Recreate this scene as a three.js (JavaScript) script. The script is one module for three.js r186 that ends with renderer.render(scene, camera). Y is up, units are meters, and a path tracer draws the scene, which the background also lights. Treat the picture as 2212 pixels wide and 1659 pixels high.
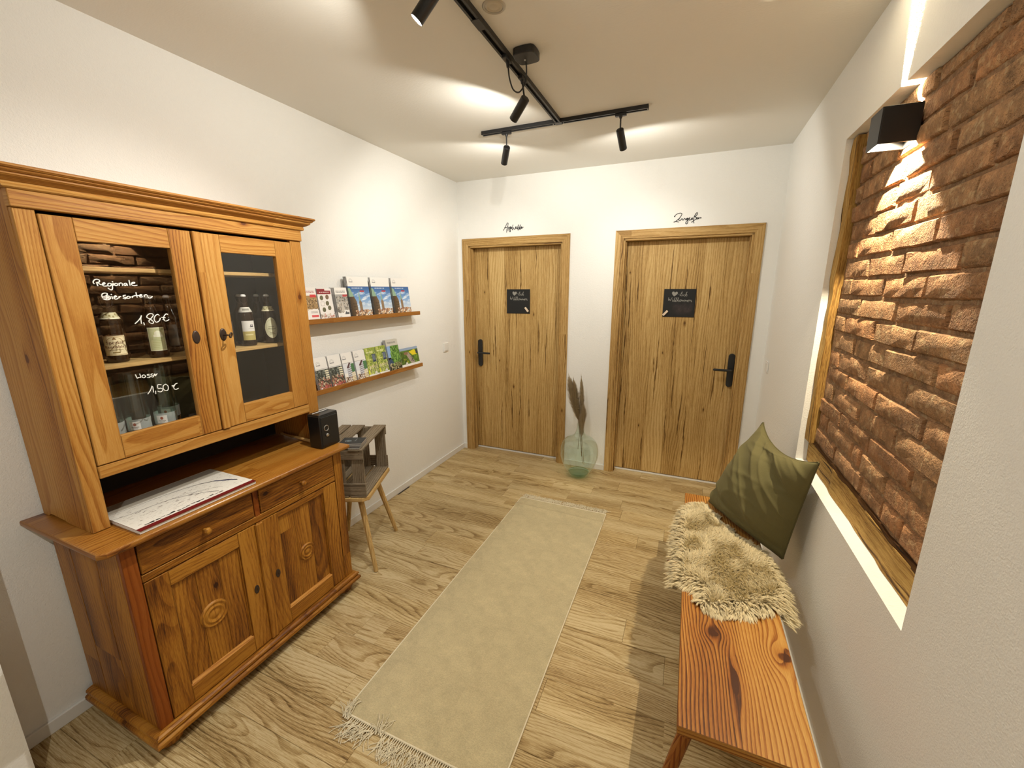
import * as THREE from 'three';
import { RoundedBoxGeometry } from 'three/addons/geometries/RoundedBoxGeometry.js';
import { mergeGeometries, toCreasedNormals } from 'three/addons/utils/BufferGeometryUtils.js';

// ---------------------------------------------------------------- camera, exposure, sky
// room axes: left wall x = 0, back wall z = 0, floor y = 0, metres
const W = 2.5886, H = 2.555;
const scene = new THREE.Scene();
scene.background = new THREE.Color(0x000000);                 // closed room
const camera = new THREE.PerspectiveCamera(2 * Math.atan(829.5 / 892.3) * 180 / Math.PI, 2212 / 1659, 0.02, 60);
camera.rotation.order = 'YXZ';
camera.position.set(2.0529, 1.6041, 3.5429);
camera.rotation.set(-0.2245, 0.4027, -0.0018);
const renderer = new THREE.WebGLRenderer({ antialias: true });
renderer.toneMapping = THREE.LinearToneMapping;
renderer.toneMappingExposure = 1.0;
renderer.shadowMap.enabled = true;
renderer.shadowMap.type = THREE.PCFSoftShadowMap;
// lamps of the room, last two spots added unseen as fill (each light stands in its lamp's builder): brightness in candela and colour
const SPOT = { beam: [5, 2.2, 1.2, 1.2, 0.7, 3.5], spill: [1.5, 1.0, 0.9, 1.4, 1.0, 0.45], color: new THREE.Color(1.0, 0.965, 0.875) };
const LAMP = { down: 6.0, up: 7.0, color: new THREE.Color(1.0, 0.85, 0.6) };

// ---------------------------------------------------------------- small tools
function rng(seed) { let s = seed >>> 0; return () => { s = (s + 0x6d2b79f5) >>> 0; let t = Math.imul(s ^ (s >>> 15), 1 | s); t = (t + Math.imul(t ^ (t >>> 7), 61 | t)) ^ t; return ((t ^ (t >>> 14)) >>> 0) / 4294967296; }; }
const R0 = rng(7);
const PERM = new Float32Array(65536); { const r = rng(99); for (let i = 0; i < 65536; i++) PERM[i] = r(); }
function vn(x, y) {                                              // smooth value noise, 0..1
  const ix = Math.floor(x), iy = Math.floor(y); let fx = x - ix, fy = y - iy;
  fx = fx * fx * (3 - 2 * fx); fy = fy * fy * (3 - 2 * fy);
  const a = (ix & 255), b = ((ix + 1) & 255), c = (iy & 255) << 8, d = ((iy + 1) & 255) << 8;
  const p = PERM[a | c], q = PERM[b | c], r = PERM[a | d], s = PERM[b | d];
  return p + (q - p) * fx + (r - p) * fy + (p - q - r + s) * fx * fy;
}
function fbm(x, y, n = 3) { let s = 0, a = 0.5, t = 0; for (let i = 0; i < n; i++) { s += a * vn(x, y); t += a; a *= 0.5; x = x * 2.03 + 17.1; y = y * 2.03 + 5.7; } return s / t; }
const lerp = (a, b, t) => a + (b - a) * t, clamp = (x, a = 0, b = 1) => Math.min(b, Math.max(a, x));
const sstep = (a, b, x) => { const t = clamp((x - a) / (b - a)); return t * t * (3 - 2 * t); };
const V3 = (x, y, z) => new THREE.Vector3(x, y, z);

function dataTex(w, h, fill, srgb = true) {
  const d = new Uint8Array(w * h * 4), c = [0, 0, 0];
  for (let y = 0, o = 0; y < h; y++) for (let x = 0; x < w; x++, o += 4) { fill(x, y, c); d[o] = clamp(c[0], 0, 255); d[o + 1] = clamp(c[1], 0, 255); d[o + 2] = clamp(c[2], 0, 255); d[o + 3] = 255; }
  const t = new THREE.DataTexture(d, w, h); t.wrapS = t.wrapT = THREE.RepeatWrapping; t.magFilter = THREE.LinearFilter; t.minFilter = THREE.LinearMipmapLinearFilter; t.generateMipmaps = true;
  if (srgb) t.colorSpace = THREE.SRGBColorSpace; t.needsUpdate = true; return t;
}
// wood: u runs along the grain (LX metres over the texture), v across (LY metres)
function wood(o) {
  const { w, h, LX, LY, seed, freq, warp, warp2 = 0.006, pal, late = 0.8, pore = 0.2, broad = 0.5, knots = [], cracks = 0, sx = 1.2, sy = 4, boards = null, edge = 0.6 } = o;
  const bump = new Uint8Array(w * h * 4), S = seed * 13.37, r = rng(seed);
  const cr = []; for (let i = 0; i < cracks; i++) cr.push([r() * LX, r() * LY, 0.15 + 0.5 * r(), 0.0012 + 0.0016 * r(), r() * 50]);
  const map = dataTex(w, h, (px, py, c) => {
    const x = px / w * LX, y0 = py / h * LY; let y = y0, tint = 0, so = S, seam = 0;
    if (boards) { let b = 0, e = 0; for (const bw of boards) { if (y0 < e + bw) break; e += bw; b++; } y = y0 - e; so = S + b * 31.7; tint = (PERM[(b * 7 + seed * 5) & 65535] - 0.5); seam = Math.min(y, Math.max(0, (boards[b] ?? 0.1) - y)) < 0.0011 ? 0.35 : 0; }
    let d = y + warp * (fbm(x * sx + so, y * sy + so, 3) - 0.5) + warp2 * (vn(x * 7 + so, y * 30) - 0.5), kn = 0, kd = 0, core = 0;
    for (const k of knots) {
      const dx = (x - k[0]) / (k[2] * (k[4] ?? 2.4)), dy = (y0 - k[1]) / k[2], q = dx * dx + dy * dy;
      if (q < 9) { d -= dy * k[2] * Math.exp(-q * 0.55) * 1.15; kn += Math.exp(-q * 1.4) * (k[3] ?? 1); const qq = dx * dx * 3 + dy * dy; if (qq < 0.42) core = Math.max(core, (1 - sstep(0.18, 0.42, qq)) * (k[3] ?? 1)); }
    }
    const ring = d * freq * (1 + 0.25 * (vn(y * 9 + so, 3.3) - 0.5)), f = ring - Math.floor(ring), a = sstep(edge, 0.93, f) * (1 - sstep(0.94, 1, f));
    let t = late * a * (0.55 + 0.45 * vn(x * 3, y * 40 + so)) + pore * (vn(x * 22 + so, y * 900) - 0.5) + pore * 0.7 * (vn(x * 90, y * 2200) - 0.5) + broad * (fbm(x * 0.9 + so, y * 9 + so, 3) - 0.5) + 0.32 + tint * 0.22;
    t += kn * 0.55 + core * 0.5 + seam;
    for (const k of cr) { const dx = x - k[0]; if (dx > 0 && dx < k[2]) { const yy = k[1] + 0.012 * (vn(x * 9 + k[4], 1) - 0.5), dd = Math.abs(y0 - yy), ww = k[3] * Math.sin(Math.PI * dx / k[2]) * (0.4 + 1.2 * vn(x * 30, k[4])); if (dd < ww * 3) t += 0.75 * (1 - sstep(ww * 0.5, ww * 3, dd)); } }
    t = clamp(t, 0, 1.35);
    const n = pal.length - 1, s = clamp(t / 1.1) * n, i = Math.min(n - 1, Math.floor(s)), m = s - i;
    for (let j = 0; j < 3; j++) c[j] = lerp(pal[i][j], pal[i + 1][j], m);
    const q = (py * w + px) * 4, g = clamp(200 - 150 * t + 50 * (vn(x * 60, y * 1500) - 0.5), 0, 255); bump[q] = bump[q + 1] = bump[q + 2] = g; bump[q + 3] = 255;
  });
  const b = new THREE.DataTexture(bump, w, h); b.wrapS = b.wrapT = THREE.RepeatWrapping; b.magFilter = THREE.LinearFilter; b.needsUpdate = true;
  map.repeat.set(1 / LX, 1 / LY); b.repeat.set(1 / LX, 1 / LY);
  return { map, bump: b };
}
const std = (o) => new THREE.MeshStandardMaterial(o);
const phys = (o) => new THREE.MeshPhysicalMaterial(o);
const woodMat = (t, o = {}) => phys({ map: t.map, bumpMap: t.bump, bumpScale: 0.0006, roughness: 0.55, specularIntensity: 0.6, ...o });
function canvasTex(w, h, draw) { const c = document.createElement('canvas'); c.width = w; c.height = h; const g = c.getContext('2d'); draw(g, w, h); const t = new THREE.CanvasTexture(c); t.colorSpace = THREE.SRGBColorSpace; t.magFilter = THREE.LinearFilter; t.anisotropy = 8; return t; }

// uv in metres: u along the grain axis
function grain(g, axis = 'y', ou = R0() * 3, ov = R0() * 3) {
  const p = g.attributes.position, n = g.attributes.normal, uv = new Float32Array(p.count * 2), I = { x: 0, y: 1, z: 2 }[axis];
  for (let i = 0; i < p.count; i++) {
    const P = [p.getX(i), p.getY(i), p.getZ(i)], N = [Math.abs(n.getX(i)), Math.abs(n.getY(i)), Math.abs(n.getZ(i))];
    const m = N[0] > N[1] ? (N[0] > N[2] ? 0 : 2) : (N[1] > N[2] ? 1 : 2);
    let u, v; if (m === I) { const o = [0, 1, 2].filter((k) => k !== I); u = P[o[0]] * 0.3; v = P[o[1]]; } else { u = P[I]; v = P[3 - I - m]; }
    uv[2 * i] = u + ou; uv[2 * i + 1] = v + ov;
  }
  g.setAttribute('uv', new THREE.BufferAttribute(uv, 2)); return g;
}
const clean = (g) => { g = g.index ? g.toNonIndexed() : g; for (const k of Object.keys(g.attributes)) if (!['position', 'normal', 'uv'].includes(k)) g.deleteAttribute(k); return g; };
const merge = (l) => mergeGeometries(l.map(clean));
const rbox = (x, y, z, r = 0.002, s = 1) => new RoundedBoxGeometry(x, y, z, s, Math.min(r, x / 2.2, y / 2.2, z / 2.2));
// box between two corners, with grain
const span = (x0, x1, y0, y1, z0, z1, axis = 'y', r = 0.002) => { const g = rbox(Math.abs(x1 - x0), Math.abs(y1 - y0), Math.abs(z1 - z0), r); g.translate((x0 + x1) / 2, (y0 + y1) / 2, (z0 + z1) / 2); return grain(g, axis); };

const used = {};
function numbered(n) { const k = used[n] = (used[n] ?? -1) + 1; return k ? n + '_' + String(k).padStart(3, '0') : n; }
function tag(o, label, category, group) { o.userData.label = label; o.userData.category = category; if (group) o.userData.group = group; return o; }
function thing(name, label, category, pos = [0, 0, 0], group) { const o = new THREE.Group(); o.name = numbered(name); o.position.set(...pos); scene.add(o); return tag(o, label, category, group); }
function shadow(o) { o.castShadow = o.receiveShadow = true; return o; }
// a part whose geometry is given in room coordinates: shifted to its parent's place
function worldOf(o) { const v = V3(0, 0, 0); while (o && o !== scene) { v.add(o.position); o = o.parent; } return v; }
function part(parent, name, g, m, label) { const w = worldOf(parent); if (parent !== scene) g.translate(-w.x, -w.y, -w.z); const o = shadow(new THREE.Mesh(g, m)); o.name = name; if (label) o.userData.label = label; parent.add(o); return o; }
function local(parent, name, g, m, label) { const o = shadow(new THREE.Mesh(g, m)); o.name = name; if (label) o.userData.label = label; parent.add(o); return o; }
function struct(name, g, m) { const o = shadow(new THREE.Mesh(g, m)); o.name = name; o.userData.kind = 'structure'; scene.add(o); return o; }
function structGroup(name, pos = [0, 0, 0]) { const o = new THREE.Group(); o.name = name; o.position.set(...pos); o.userData.kind = 'structure'; scene.add(o); return o; }
function subgroup(parent, name, worldPos) { const o = new THREE.Group(); o.name = name; const w = worldOf(parent); o.position.set(worldPos[0] - w.x, worldPos[1] - w.y, worldPos[2] - w.z); parent.add(o); return o; }
const tube = (pts, r, seg = 16, rad = 6, closed = false) => new THREE.TubeGeometry(new THREE.CatmullRomCurve3(pts, closed, 'centripetal'), seg, r, rad, closed);
// round bar between two points, radius r0 -> r1
function bar(a, b, r0, r1 = r0, n = 12) { const g = new THREE.CylinderGeometry(r1, r0, a.distanceTo(b), n, 1); g.applyQuaternion(new THREE.Quaternion().setFromUnitVectors(V3(0, 1, 0), b.clone().sub(a).normalize())); g.translate((a.x + b.x) / 2, (a.y + b.y) / 2, (a.z + b.z) / 2); return g; }
const lathe = (pr, n = 24) => new THREE.LatheGeometry(pr.map((p) => new THREE.Vector2(p[0], p[1])), n);

// ---------------------------------------------------------------- materials
const tFloor = wood({ w: 2048, h: 1024, LX: 2.4, LY: 0.9, seed: 3, freq: 62, warp: 0.16, warp2: 0.01, late: 0.5, pore: 0.6, broad: 0.95, sx: 1.5, sy: 7, edge: 0.45, pal: [[208, 190, 150], [186, 163, 118], [152, 126, 82], [100, 78, 46]] });
const tPine = wood({ w: 2048, h: 1024, LX: 2.2, LY: 0.8, seed: 5, freq: 75, warp: 0.15, late: 0.42, pore: 0.25, broad: 0.75, sx: 0.9, sy: 5, edge: 0.3, pal: [[214, 164, 92], [196, 140, 66], [166, 106, 40], [104, 54, 16]],
  knots: [[0.2, 0.12, 0.012, 1], [0.55, 0.5, 0.016, 1], [0.9, 0.24, 0.011, 1], [1.2, 0.66, 0.014, 1], [1.5, 0.4, 0.018, 0.9], [1.85, 0.08, 0.012, 1], [2.0, 0.55, 0.01, 1], [0.4, 0.72, 0.012, 1], [1.05, 0.05, 0.01, 1]] });
const tOak = wood({ w: 2048, h: 1024, LX: 2.1, LY: 0.95, seed: 11, freq: 55, warp: 0.11, late: 0.4, pore: 0.42, broad: 0.62, sx: 0.8, sy: 6, edge: 0.35, cracks: 26, boards: [0.13, 0.17, 0.16, 0.19, 0.14, 0.18], pal: [[208, 178, 122], [186, 152, 94], [154, 120, 66], [92, 64, 28]],
  knots: [[0.3, 0.1, 0.008, 1], [0.7, 0.55, 0.009, 1], [1.4, 0.75, 0.008, 1], [1.6, 0.25, 0.009, 1], [0.95, 0.4, 0.007, 1]] });
const tBench = wood({ w: 2048, h: 512, LX: 1.45, LY: 0.345, seed: 21, freq: 84, warp: 0.07, warp2: 0.005, late: 0.62, pore: 0.25, broad: 0.7, sx: 1.6, sy: 3.5, edge: 0.35, pal: [[220, 170, 94], [200, 140, 66], [158, 92, 34], [80, 40, 14]],
  knots: [[1.052, 0.112, 0.026, 1.1, 1.3], [1.07, 0.318, 0.036, 0.85, 1.5], [1.235, 0.162, 0.017, 0.8, 6.5]] });
const tPatina = wood({ w: 2048, h: 1024, LX: 2.2, LY: 0.8, seed: 57, freq: 60, warp: 0.16, late: 0.35, pore: 0.5, broad: 1.5, sx: 1.6, sy: 4, edge: 0.3, pal: [[176, 122, 44], [148, 94, 28], [108, 62, 16], [52, 22, 8]],
  knots: [[0.3, 0.2, 0.012, 1], [0.62, 0.5, 0.014, 1], [1.1, 0.3, 0.011, 1], [1.6, 0.6, 0.014, 1], [1.9, 0.15, 0.012, 1]] });
const tGrey = wood({ w: 1024, h: 512, LX: 1.2, LY: 0.5, seed: 31, freq: 80, warp: 0.08, late: 0.5, pore: 0.5, broad: 0.9, pal: [[150, 136, 114], [122, 108, 88], [92, 79, 62], [54, 44, 34]] });
const tStool = wood({ w: 1024, h: 256, LX: 1.0, LY: 0.25, seed: 33, freq: 70, warp: 0.05, late: 0.35, pore: 0.3, broad: 0.5, pal: [[214, 184, 128], [192, 158, 100], [160, 124, 72], [110, 80, 42]] });
const tBeam = wood({ w: 1024, h: 256, LX: 1.2, LY: 0.3, seed: 41, freq: 46, warp: 0.12, late: 0.35, pore: 0.6, broad: 1.3, cracks: 10, pal: [[196, 160, 92], [170, 132, 68], [128, 92, 42], [62, 42, 20]] });
const floorM = [[1, 1, 1], [0.93, 0.92, 0.9], [1.04, 1.03, 1.0], [0.97, 0.95, 0.93]].map((c) => woodMat(tFloor, { color: new THREE.Color(...c), roughness: 0.5, bumpScale: 0.0004, specularIntensity: 0.5 }));
const M = {
  pine: woodMat(tPine, { roughness: 0.48, color: new THREE.Color(0.8, 0.8, 0.78) }), pineDeep: woodMat(tPatina, { roughness: 0.42 }), pineWornLit: woodMat(tPine, { roughness: 0.5 }), pineDark: woodMat(tPine, { color: new THREE.Color(0.42, 0.22, 0.1), roughness: 0.45 }),
  shelfWood: woodMat(tStool, { roughness: 0.6 }), inside: std({ color: new THREE.Color(0.016, 0.011, 0.008), roughness: 0.9 }),  // inside: cupboard shadow put into a near-black brown
  oak: woodMat(tOak, { roughness: 0.6 }), casing: woodMat(tOak, { roughness: 0.6, color: new THREE.Color(0.92, 0.88, 0.84) }),
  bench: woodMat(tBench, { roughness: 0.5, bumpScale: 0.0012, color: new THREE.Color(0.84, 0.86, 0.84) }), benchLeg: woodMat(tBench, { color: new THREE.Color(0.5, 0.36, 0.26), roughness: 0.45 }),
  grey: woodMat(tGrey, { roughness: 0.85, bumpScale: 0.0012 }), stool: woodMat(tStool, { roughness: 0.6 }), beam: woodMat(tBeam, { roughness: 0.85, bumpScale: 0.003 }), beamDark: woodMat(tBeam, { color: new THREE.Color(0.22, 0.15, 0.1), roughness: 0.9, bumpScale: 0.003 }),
  ledge: woodMat(tPine, { color: new THREE.Color(0.62, 0.55, 0.48), roughness: 0.6 }),
  black: std({ color: new THREE.Color(0.012, 0.012, 0.012), roughness: 0.45 }), blackGloss: std({ color: new THREE.Color(0.01, 0.01, 0.01), roughness: 0.25 }), steel: std({ color: new THREE.Color(0.5, 0.48, 0.45), roughness: 0.35, metalness: 1 }),
  iron: std({ color: new THREE.Color(0.06, 0.04, 0.03), roughness: 0.4, metalness: 0.6 }), white: std({ color: new THREE.Color(0.78, 0.77, 0.74), roughness: 0.5 }), paper: std({ color: new THREE.Color(0.75, 0.74, 0.71), roughness: 0.8 }), pages: std({ color: new THREE.Color(0.42, 0.42, 0.43), roughness: 0.8 }),
  pane: phys({ color: 0xffffff, transmission: 1, thickness: 0, roughness: 0.0, ior: 1.52 }), ink: std({ color: new THREE.Color(0.85, 0.84, 0.8), roughness: 0.8 }), inkBlack: std({ color: new THREE.Color(0.01, 0.01, 0.012), roughness: 0.6 }),
};
// plaster: rolled wall paint
const tPlaster = dataTex(512, 512, (x, y, c) => { const u = x / 512 * 64, v = y / 512 * 64; const w = (a, b, k) => vn(a * k + 3, b * k); let s = 0.5 * w(u, v, 2) + 0.35 * w(u + 9, v, 4) + 0.25 * w(u, v + 4, 0.6); c[0] = c[1] = c[2] = 255 * clamp(s); }, false);
tPlaster.repeat.set(2.6, 2.6);
M.plaster = std({ color: new THREE.Color(0.86, 0.855, 0.825), roughness: 0.88, bumpMap: tPlaster, bumpScale: 0.0011 });
M.plasterSmooth = std({ color: new THREE.Color(0.80, 0.785, 0.74), roughness: 0.85 });
M.ceiling = std({ color: new THREE.Color(0.82, 0.80, 0.74), roughness: 0.92, bumpMap: tPlaster, bumpScale: 0.0005 });
// ---------------------------------------------------------------- room shell
const metreUV = (g) => grain(g, 'y', 0, 0);
function slab(x0, x1, y0, y1, z0, z1) { const g = new THREE.BoxGeometry(x1 - x0, y1 - y0, z1 - z0); g.translate((x0 + x1) / 2, (y0 + y1) / 2, (z0 + z1) / 2); return metreUV(g); }
const Z1 = 4.4;                                                    // room runs on behind the camera
struct('ceiling', slab(-0.15, W + 0.2, H, H + 0.12, -0.15, Z1 + 0.15), M.ceiling);
struct('wall_left', slab(-0.15, 0, 0, H, -0.15, Z1 + 0.15), M.plaster);
struct('wall_front', slab(0, W, 0, H, Z1, Z1 + 0.15), M.plaster);
struct('wall_stub', slab(0, 0.21, 0, H, 3.2, 3.34), M.plaster);
const D = [{ x1: 0.0464, x2: 1.0759 }, { x1: 1.4533, x2: 2.4911 }], DH = 2.06, CW = 0.062;
{ // back wall with two door openings
  const s = new THREE.Shape([new THREE.Vector2(0, 0), new THREE.Vector2(W, 0), new THREE.Vector2(W, H), new THREE.Vector2(0, H)]);
  const pts = [[0, 0], [D[0].x1 + CW, 0], [D[0].x1 + CW, DH - CW], [D[0].x2 - CW, DH - CW], [D[0].x2 - CW, 0], [D[1].x1 + CW, 0], [D[1].x1 + CW, DH - CW], [D[1].x2 - CW, DH - CW], [D[1].x2 - CW, 0], [W, 0], [W, H], [0, H]];
  const g = new THREE.ExtrudeGeometry(new THREE.Shape(pts.map((p) => new THREE.Vector2(...p))), { depth: 0.15, bevelEnabled: false }); g.translate(0, 0, -0.15);
  struct('wall_back', metreUV(g), M.plaster);
}
const NI = { y0: 0.797, y1: 2.209, z0: 1.2547, z1: 2.4006, d: 0.062 };
const wallRight = (() => {
  const s = new THREE.Shape([[-(Z1 + 0.15), 0], [0.15, 0], [0.15, H], [-(Z1 + 0.15), H]].map((p) => new THREE.Vector2(...p)));
  s.holes.push(new THREE.Path([[-NI.z1, NI.y0], [-NI.z0, NI.y0], [-NI.z0, NI.y1], [-NI.z1, NI.y1]].map((p) => new THREE.Vector2(...p))));
  const g = new THREE.ExtrudeGeometry(s, { depth: NI.d, bevelEnabled: false }); g.rotateY(Math.PI / 2);   // shape x -> -z, depth -> +x
  g.translate(W, 0, 0);
  const back = slab(W + NI.d + 0.001, W + 0.2, 0, H, -0.15, Z1 + 0.15);
  return struct('wall_right', merge([metreUV(clean(g)), clean(back)]), M.plaster);
})();
// baseboards
for (const [n, a] of [['baseboard_left', [0, 0.012, 0, 0.052, 0.012, 3.2]], ['baseboard_back', [D[0].x2 + 0.001, D[1].x1 - 0.001, 0, 0.052, 0, 0.012]], ['baseboard_right', [W - 0.012, W, 0, 0.052, 0.012, Z1]]]) struct(n, span(...a, n === 'baseboard_back' ? 'x' : 'z', 0.003), M.white);
struct('baseboard_corner', span(0, D[0].x1 - 0.001, 0, 0.052, 0, 0.012, 'x', 0.003), M.white);

// floor: vinyl planks laid across the room, each its own piece
const floor = struct('floor', slab(-0.15, W + 0.2, -0.12, -0.004, -0.15, Z1 + 0.15), std({ color: new THREE.Color(0.08, 0.06, 0.04), roughness: 0.9 }));
function plankGeo(x0, x1, z0, z1, ou, ov) {
  const b = 0.0012, y = 0, yb = -0.0016, yl = -0.004, P = [], uv = [];
  const ring = (e, yy) => [[x0 + e, yy, z0 + e], [x1 - e, yy, z0 + e], [x1 - e, yy, z1 - e], [x0 + e, yy, z1 - e]];
  const a = ring(0.0012, y), c = ring(0.0003, yb), d = ring(0.0003, yl);
  const quad = (p, q, r, s) => { for (const v of [p, r, q, p, s, r]) { P.push(...v); uv.push(v[0] + ou, v[2] + ov); } };
  quad(a[0], a[1], a[2], a[3]); for (let i = 0; i < 4; i++) { const j = (i + 1) % 4; quad(c[i], c[j], a[j], a[i]); quad(d[i], d[j], c[j], c[i]); }
  const g = new THREE.BufferGeometry(); g.setAttribute('position', new THREE.Float32BufferAttribute(P, 3)); g.setAttribute('uv', new THREE.Float32BufferAttribute(uv, 2)); g.computeVertexNormals(); return g;
}
{
  const r = rng(1234); const pw = 0.152; let row = 0;
  for (let z = -0.11; z < Z1; z += pw, row++) {
    let x = -0.9 * r();
    while (x < W) { const e = x + 0.92, x0 = Math.max(0.0, x), x1 = Math.min(W, e); if (x1 - x0 > 0.03 && z + pw > -0.09) part(floor, 'plank', plankGeo(x0, x1, Math.max(z, -0.1), Math.min(z + pw, Z1), r() * 4, r() * 4), floorM[Math.floor(r() * 4)]); x = e; }
  }
}
// ---------------------------------------------------------------- brick niche in the right wall (pieces of that wall)
const tBrick = dataTex(1024, 1024, (x, y, c) => {
  const u = x / 1024 * 16, v = y / 1024 * 16, a = fbm(u * 0.9, v * 0.9, 4), b = fbm(u * 5 + 40, v * 5, 3), p = vn(u * 22, v * 22), l = sstep(0.56, 0.8, fbm(u * 1.7 + 11, v * 1.7 + 3, 3));
  const d = 0.72 + 0.5 * a + 0.22 * (b - 0.5) - (p > 0.86 ? 0.25 : 0);
  c[0] = lerp(168 * d, 200, l * 0.6); c[1] = lerp(126 * d, 172, l * 0.6); c[2] = lerp(88 * d, 132, l * 0.6);
});
const tBrickBump = dataTex(1024, 1024, (x, y, c) => { const u = x / 1024 * 16, v = y / 1024 * 16; c[0] = c[1] = c[2] = 255 * clamp(0.45 * fbm(u * 1.5, v * 1.5, 3) + 0.4 * fbm(u * 7, v * 7, 3) + 0.15 * vn(u * 28, v * 28) - (vn(u * 12 + 5, v * 12) > 0.87 ? 0.3 : 0)); }, false);
for (const t of [tBrick, tBrickBump]) t.repeat.set(2.2, 2.2);
const brickM = [[1, 1, 1], [1.08, 1.0, 0.94], [0.9, 0.85, 0.8], [0.98, 1.02, 1.02], [0.84, 0.77, 0.72]].map((c) => std({ map: tBrick, bumpMap: tBrickBump, bumpScale: 0.009, roughness: 0.95, color: new THREE.Color(...c) }));
M.mortar = std({ map: tBrick, bumpMap: tBrickBump, bumpScale: 0.006, roughness: 1, color: new THREE.Color(0.75, 0.8, 0.85) });
function brickGeo(y0, y1, z0, z1, xf, r) {                         // irregular worn face towards -x
  const nz = 4, ny = 2, P = [], uv = [], idx = [], ou = r() * 3, ov = r() * 3, tilt = (r() - 0.5) * 0.006, tilt2 = (r() - 0.5) * 0.005;
  const j = (s) => (r() - 0.5) * s, face = [], rim = [], back = [];
  const add = (x, y, z) => { P.push(x, y, z); uv.push(z + ou, y + ov); return P.length / 3 - 1; };
  for (let a = 0; a <= ny; a++) for (let b = 0; b <= nz; b++) {
    const e = 0.005; let y = lerp(y0 + e, y1 - e, a / ny), z = lerp(z0 + e, z1 - e, b / nz); const ed = a === 0 || a === ny || b === 0 || b === nz;
    y += j(ed ? 0.004 : 0.006); z += j(ed ? 0.005 : 0.02); face.push(add(xf + tilt * (b / nz - 0.5) * 2 + tilt2 * (a / ny - 0.5) + (ed ? 0.001 : -0.0015) + j(0.003), y, z));
  }
  const per = []; for (let b = 0; b < nz; b++) per.push([0, b]); for (let a = 0; a < ny; a++) per.push([a, nz]); for (let b = nz; b > 0; b--) per.push([ny, b]); for (let a = ny; a > 0; a--) per.push([a, 0]);
  for (const [a, b] of per) { const i = face[a * (nz + 1) + b], y = P[i * 3 + 1], z = P[i * 3 + 2], oy = a === 0 ? -0.004 : a === ny ? 0.004 : 0, oz = b === 0 ? -0.004 : b === nz ? 0.004 : 0; rim.push(add(P[i * 3] + 0.006, y + oy, z + oz)); back.push(add(xf + 0.03, y + oy, z + oz)); }
  for (let a = 0; a < ny; a++) for (let b = 0; b < nz; b++) { const i = face[a * (nz + 1) + b], k = face[a * (nz + 1) + b + 1], l = face[(a + 1) * (nz + 1) + b + 1], m = face[(a + 1) * (nz + 1) + b]; idx.push(i, k, l, i, l, m); }
  const n = per.length; for (let s = 0; s < n; s++) { const t = (s + 1) % n, fa = face[per[s][0] * (nz + 1) + per[s][1]], fb = face[per[t][0] * (nz + 1) + per[t][1]]; idx.push(rim[s], rim[t], fb, rim[s], fb, fa, back[s], back[t], rim[t], back[s], rim[t], rim[s]); }
  const g = new THREE.BufferGeometry(); g.setAttribute('position', new THREE.Float32BufferAttribute(P, 3)); g.setAttribute('uv', new THREE.Float32BufferAttribute(uv, 2)); g.setIndex(idx); g.computeVertexNormals(); return toCreasedNormals(g, 0.9);
}
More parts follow.
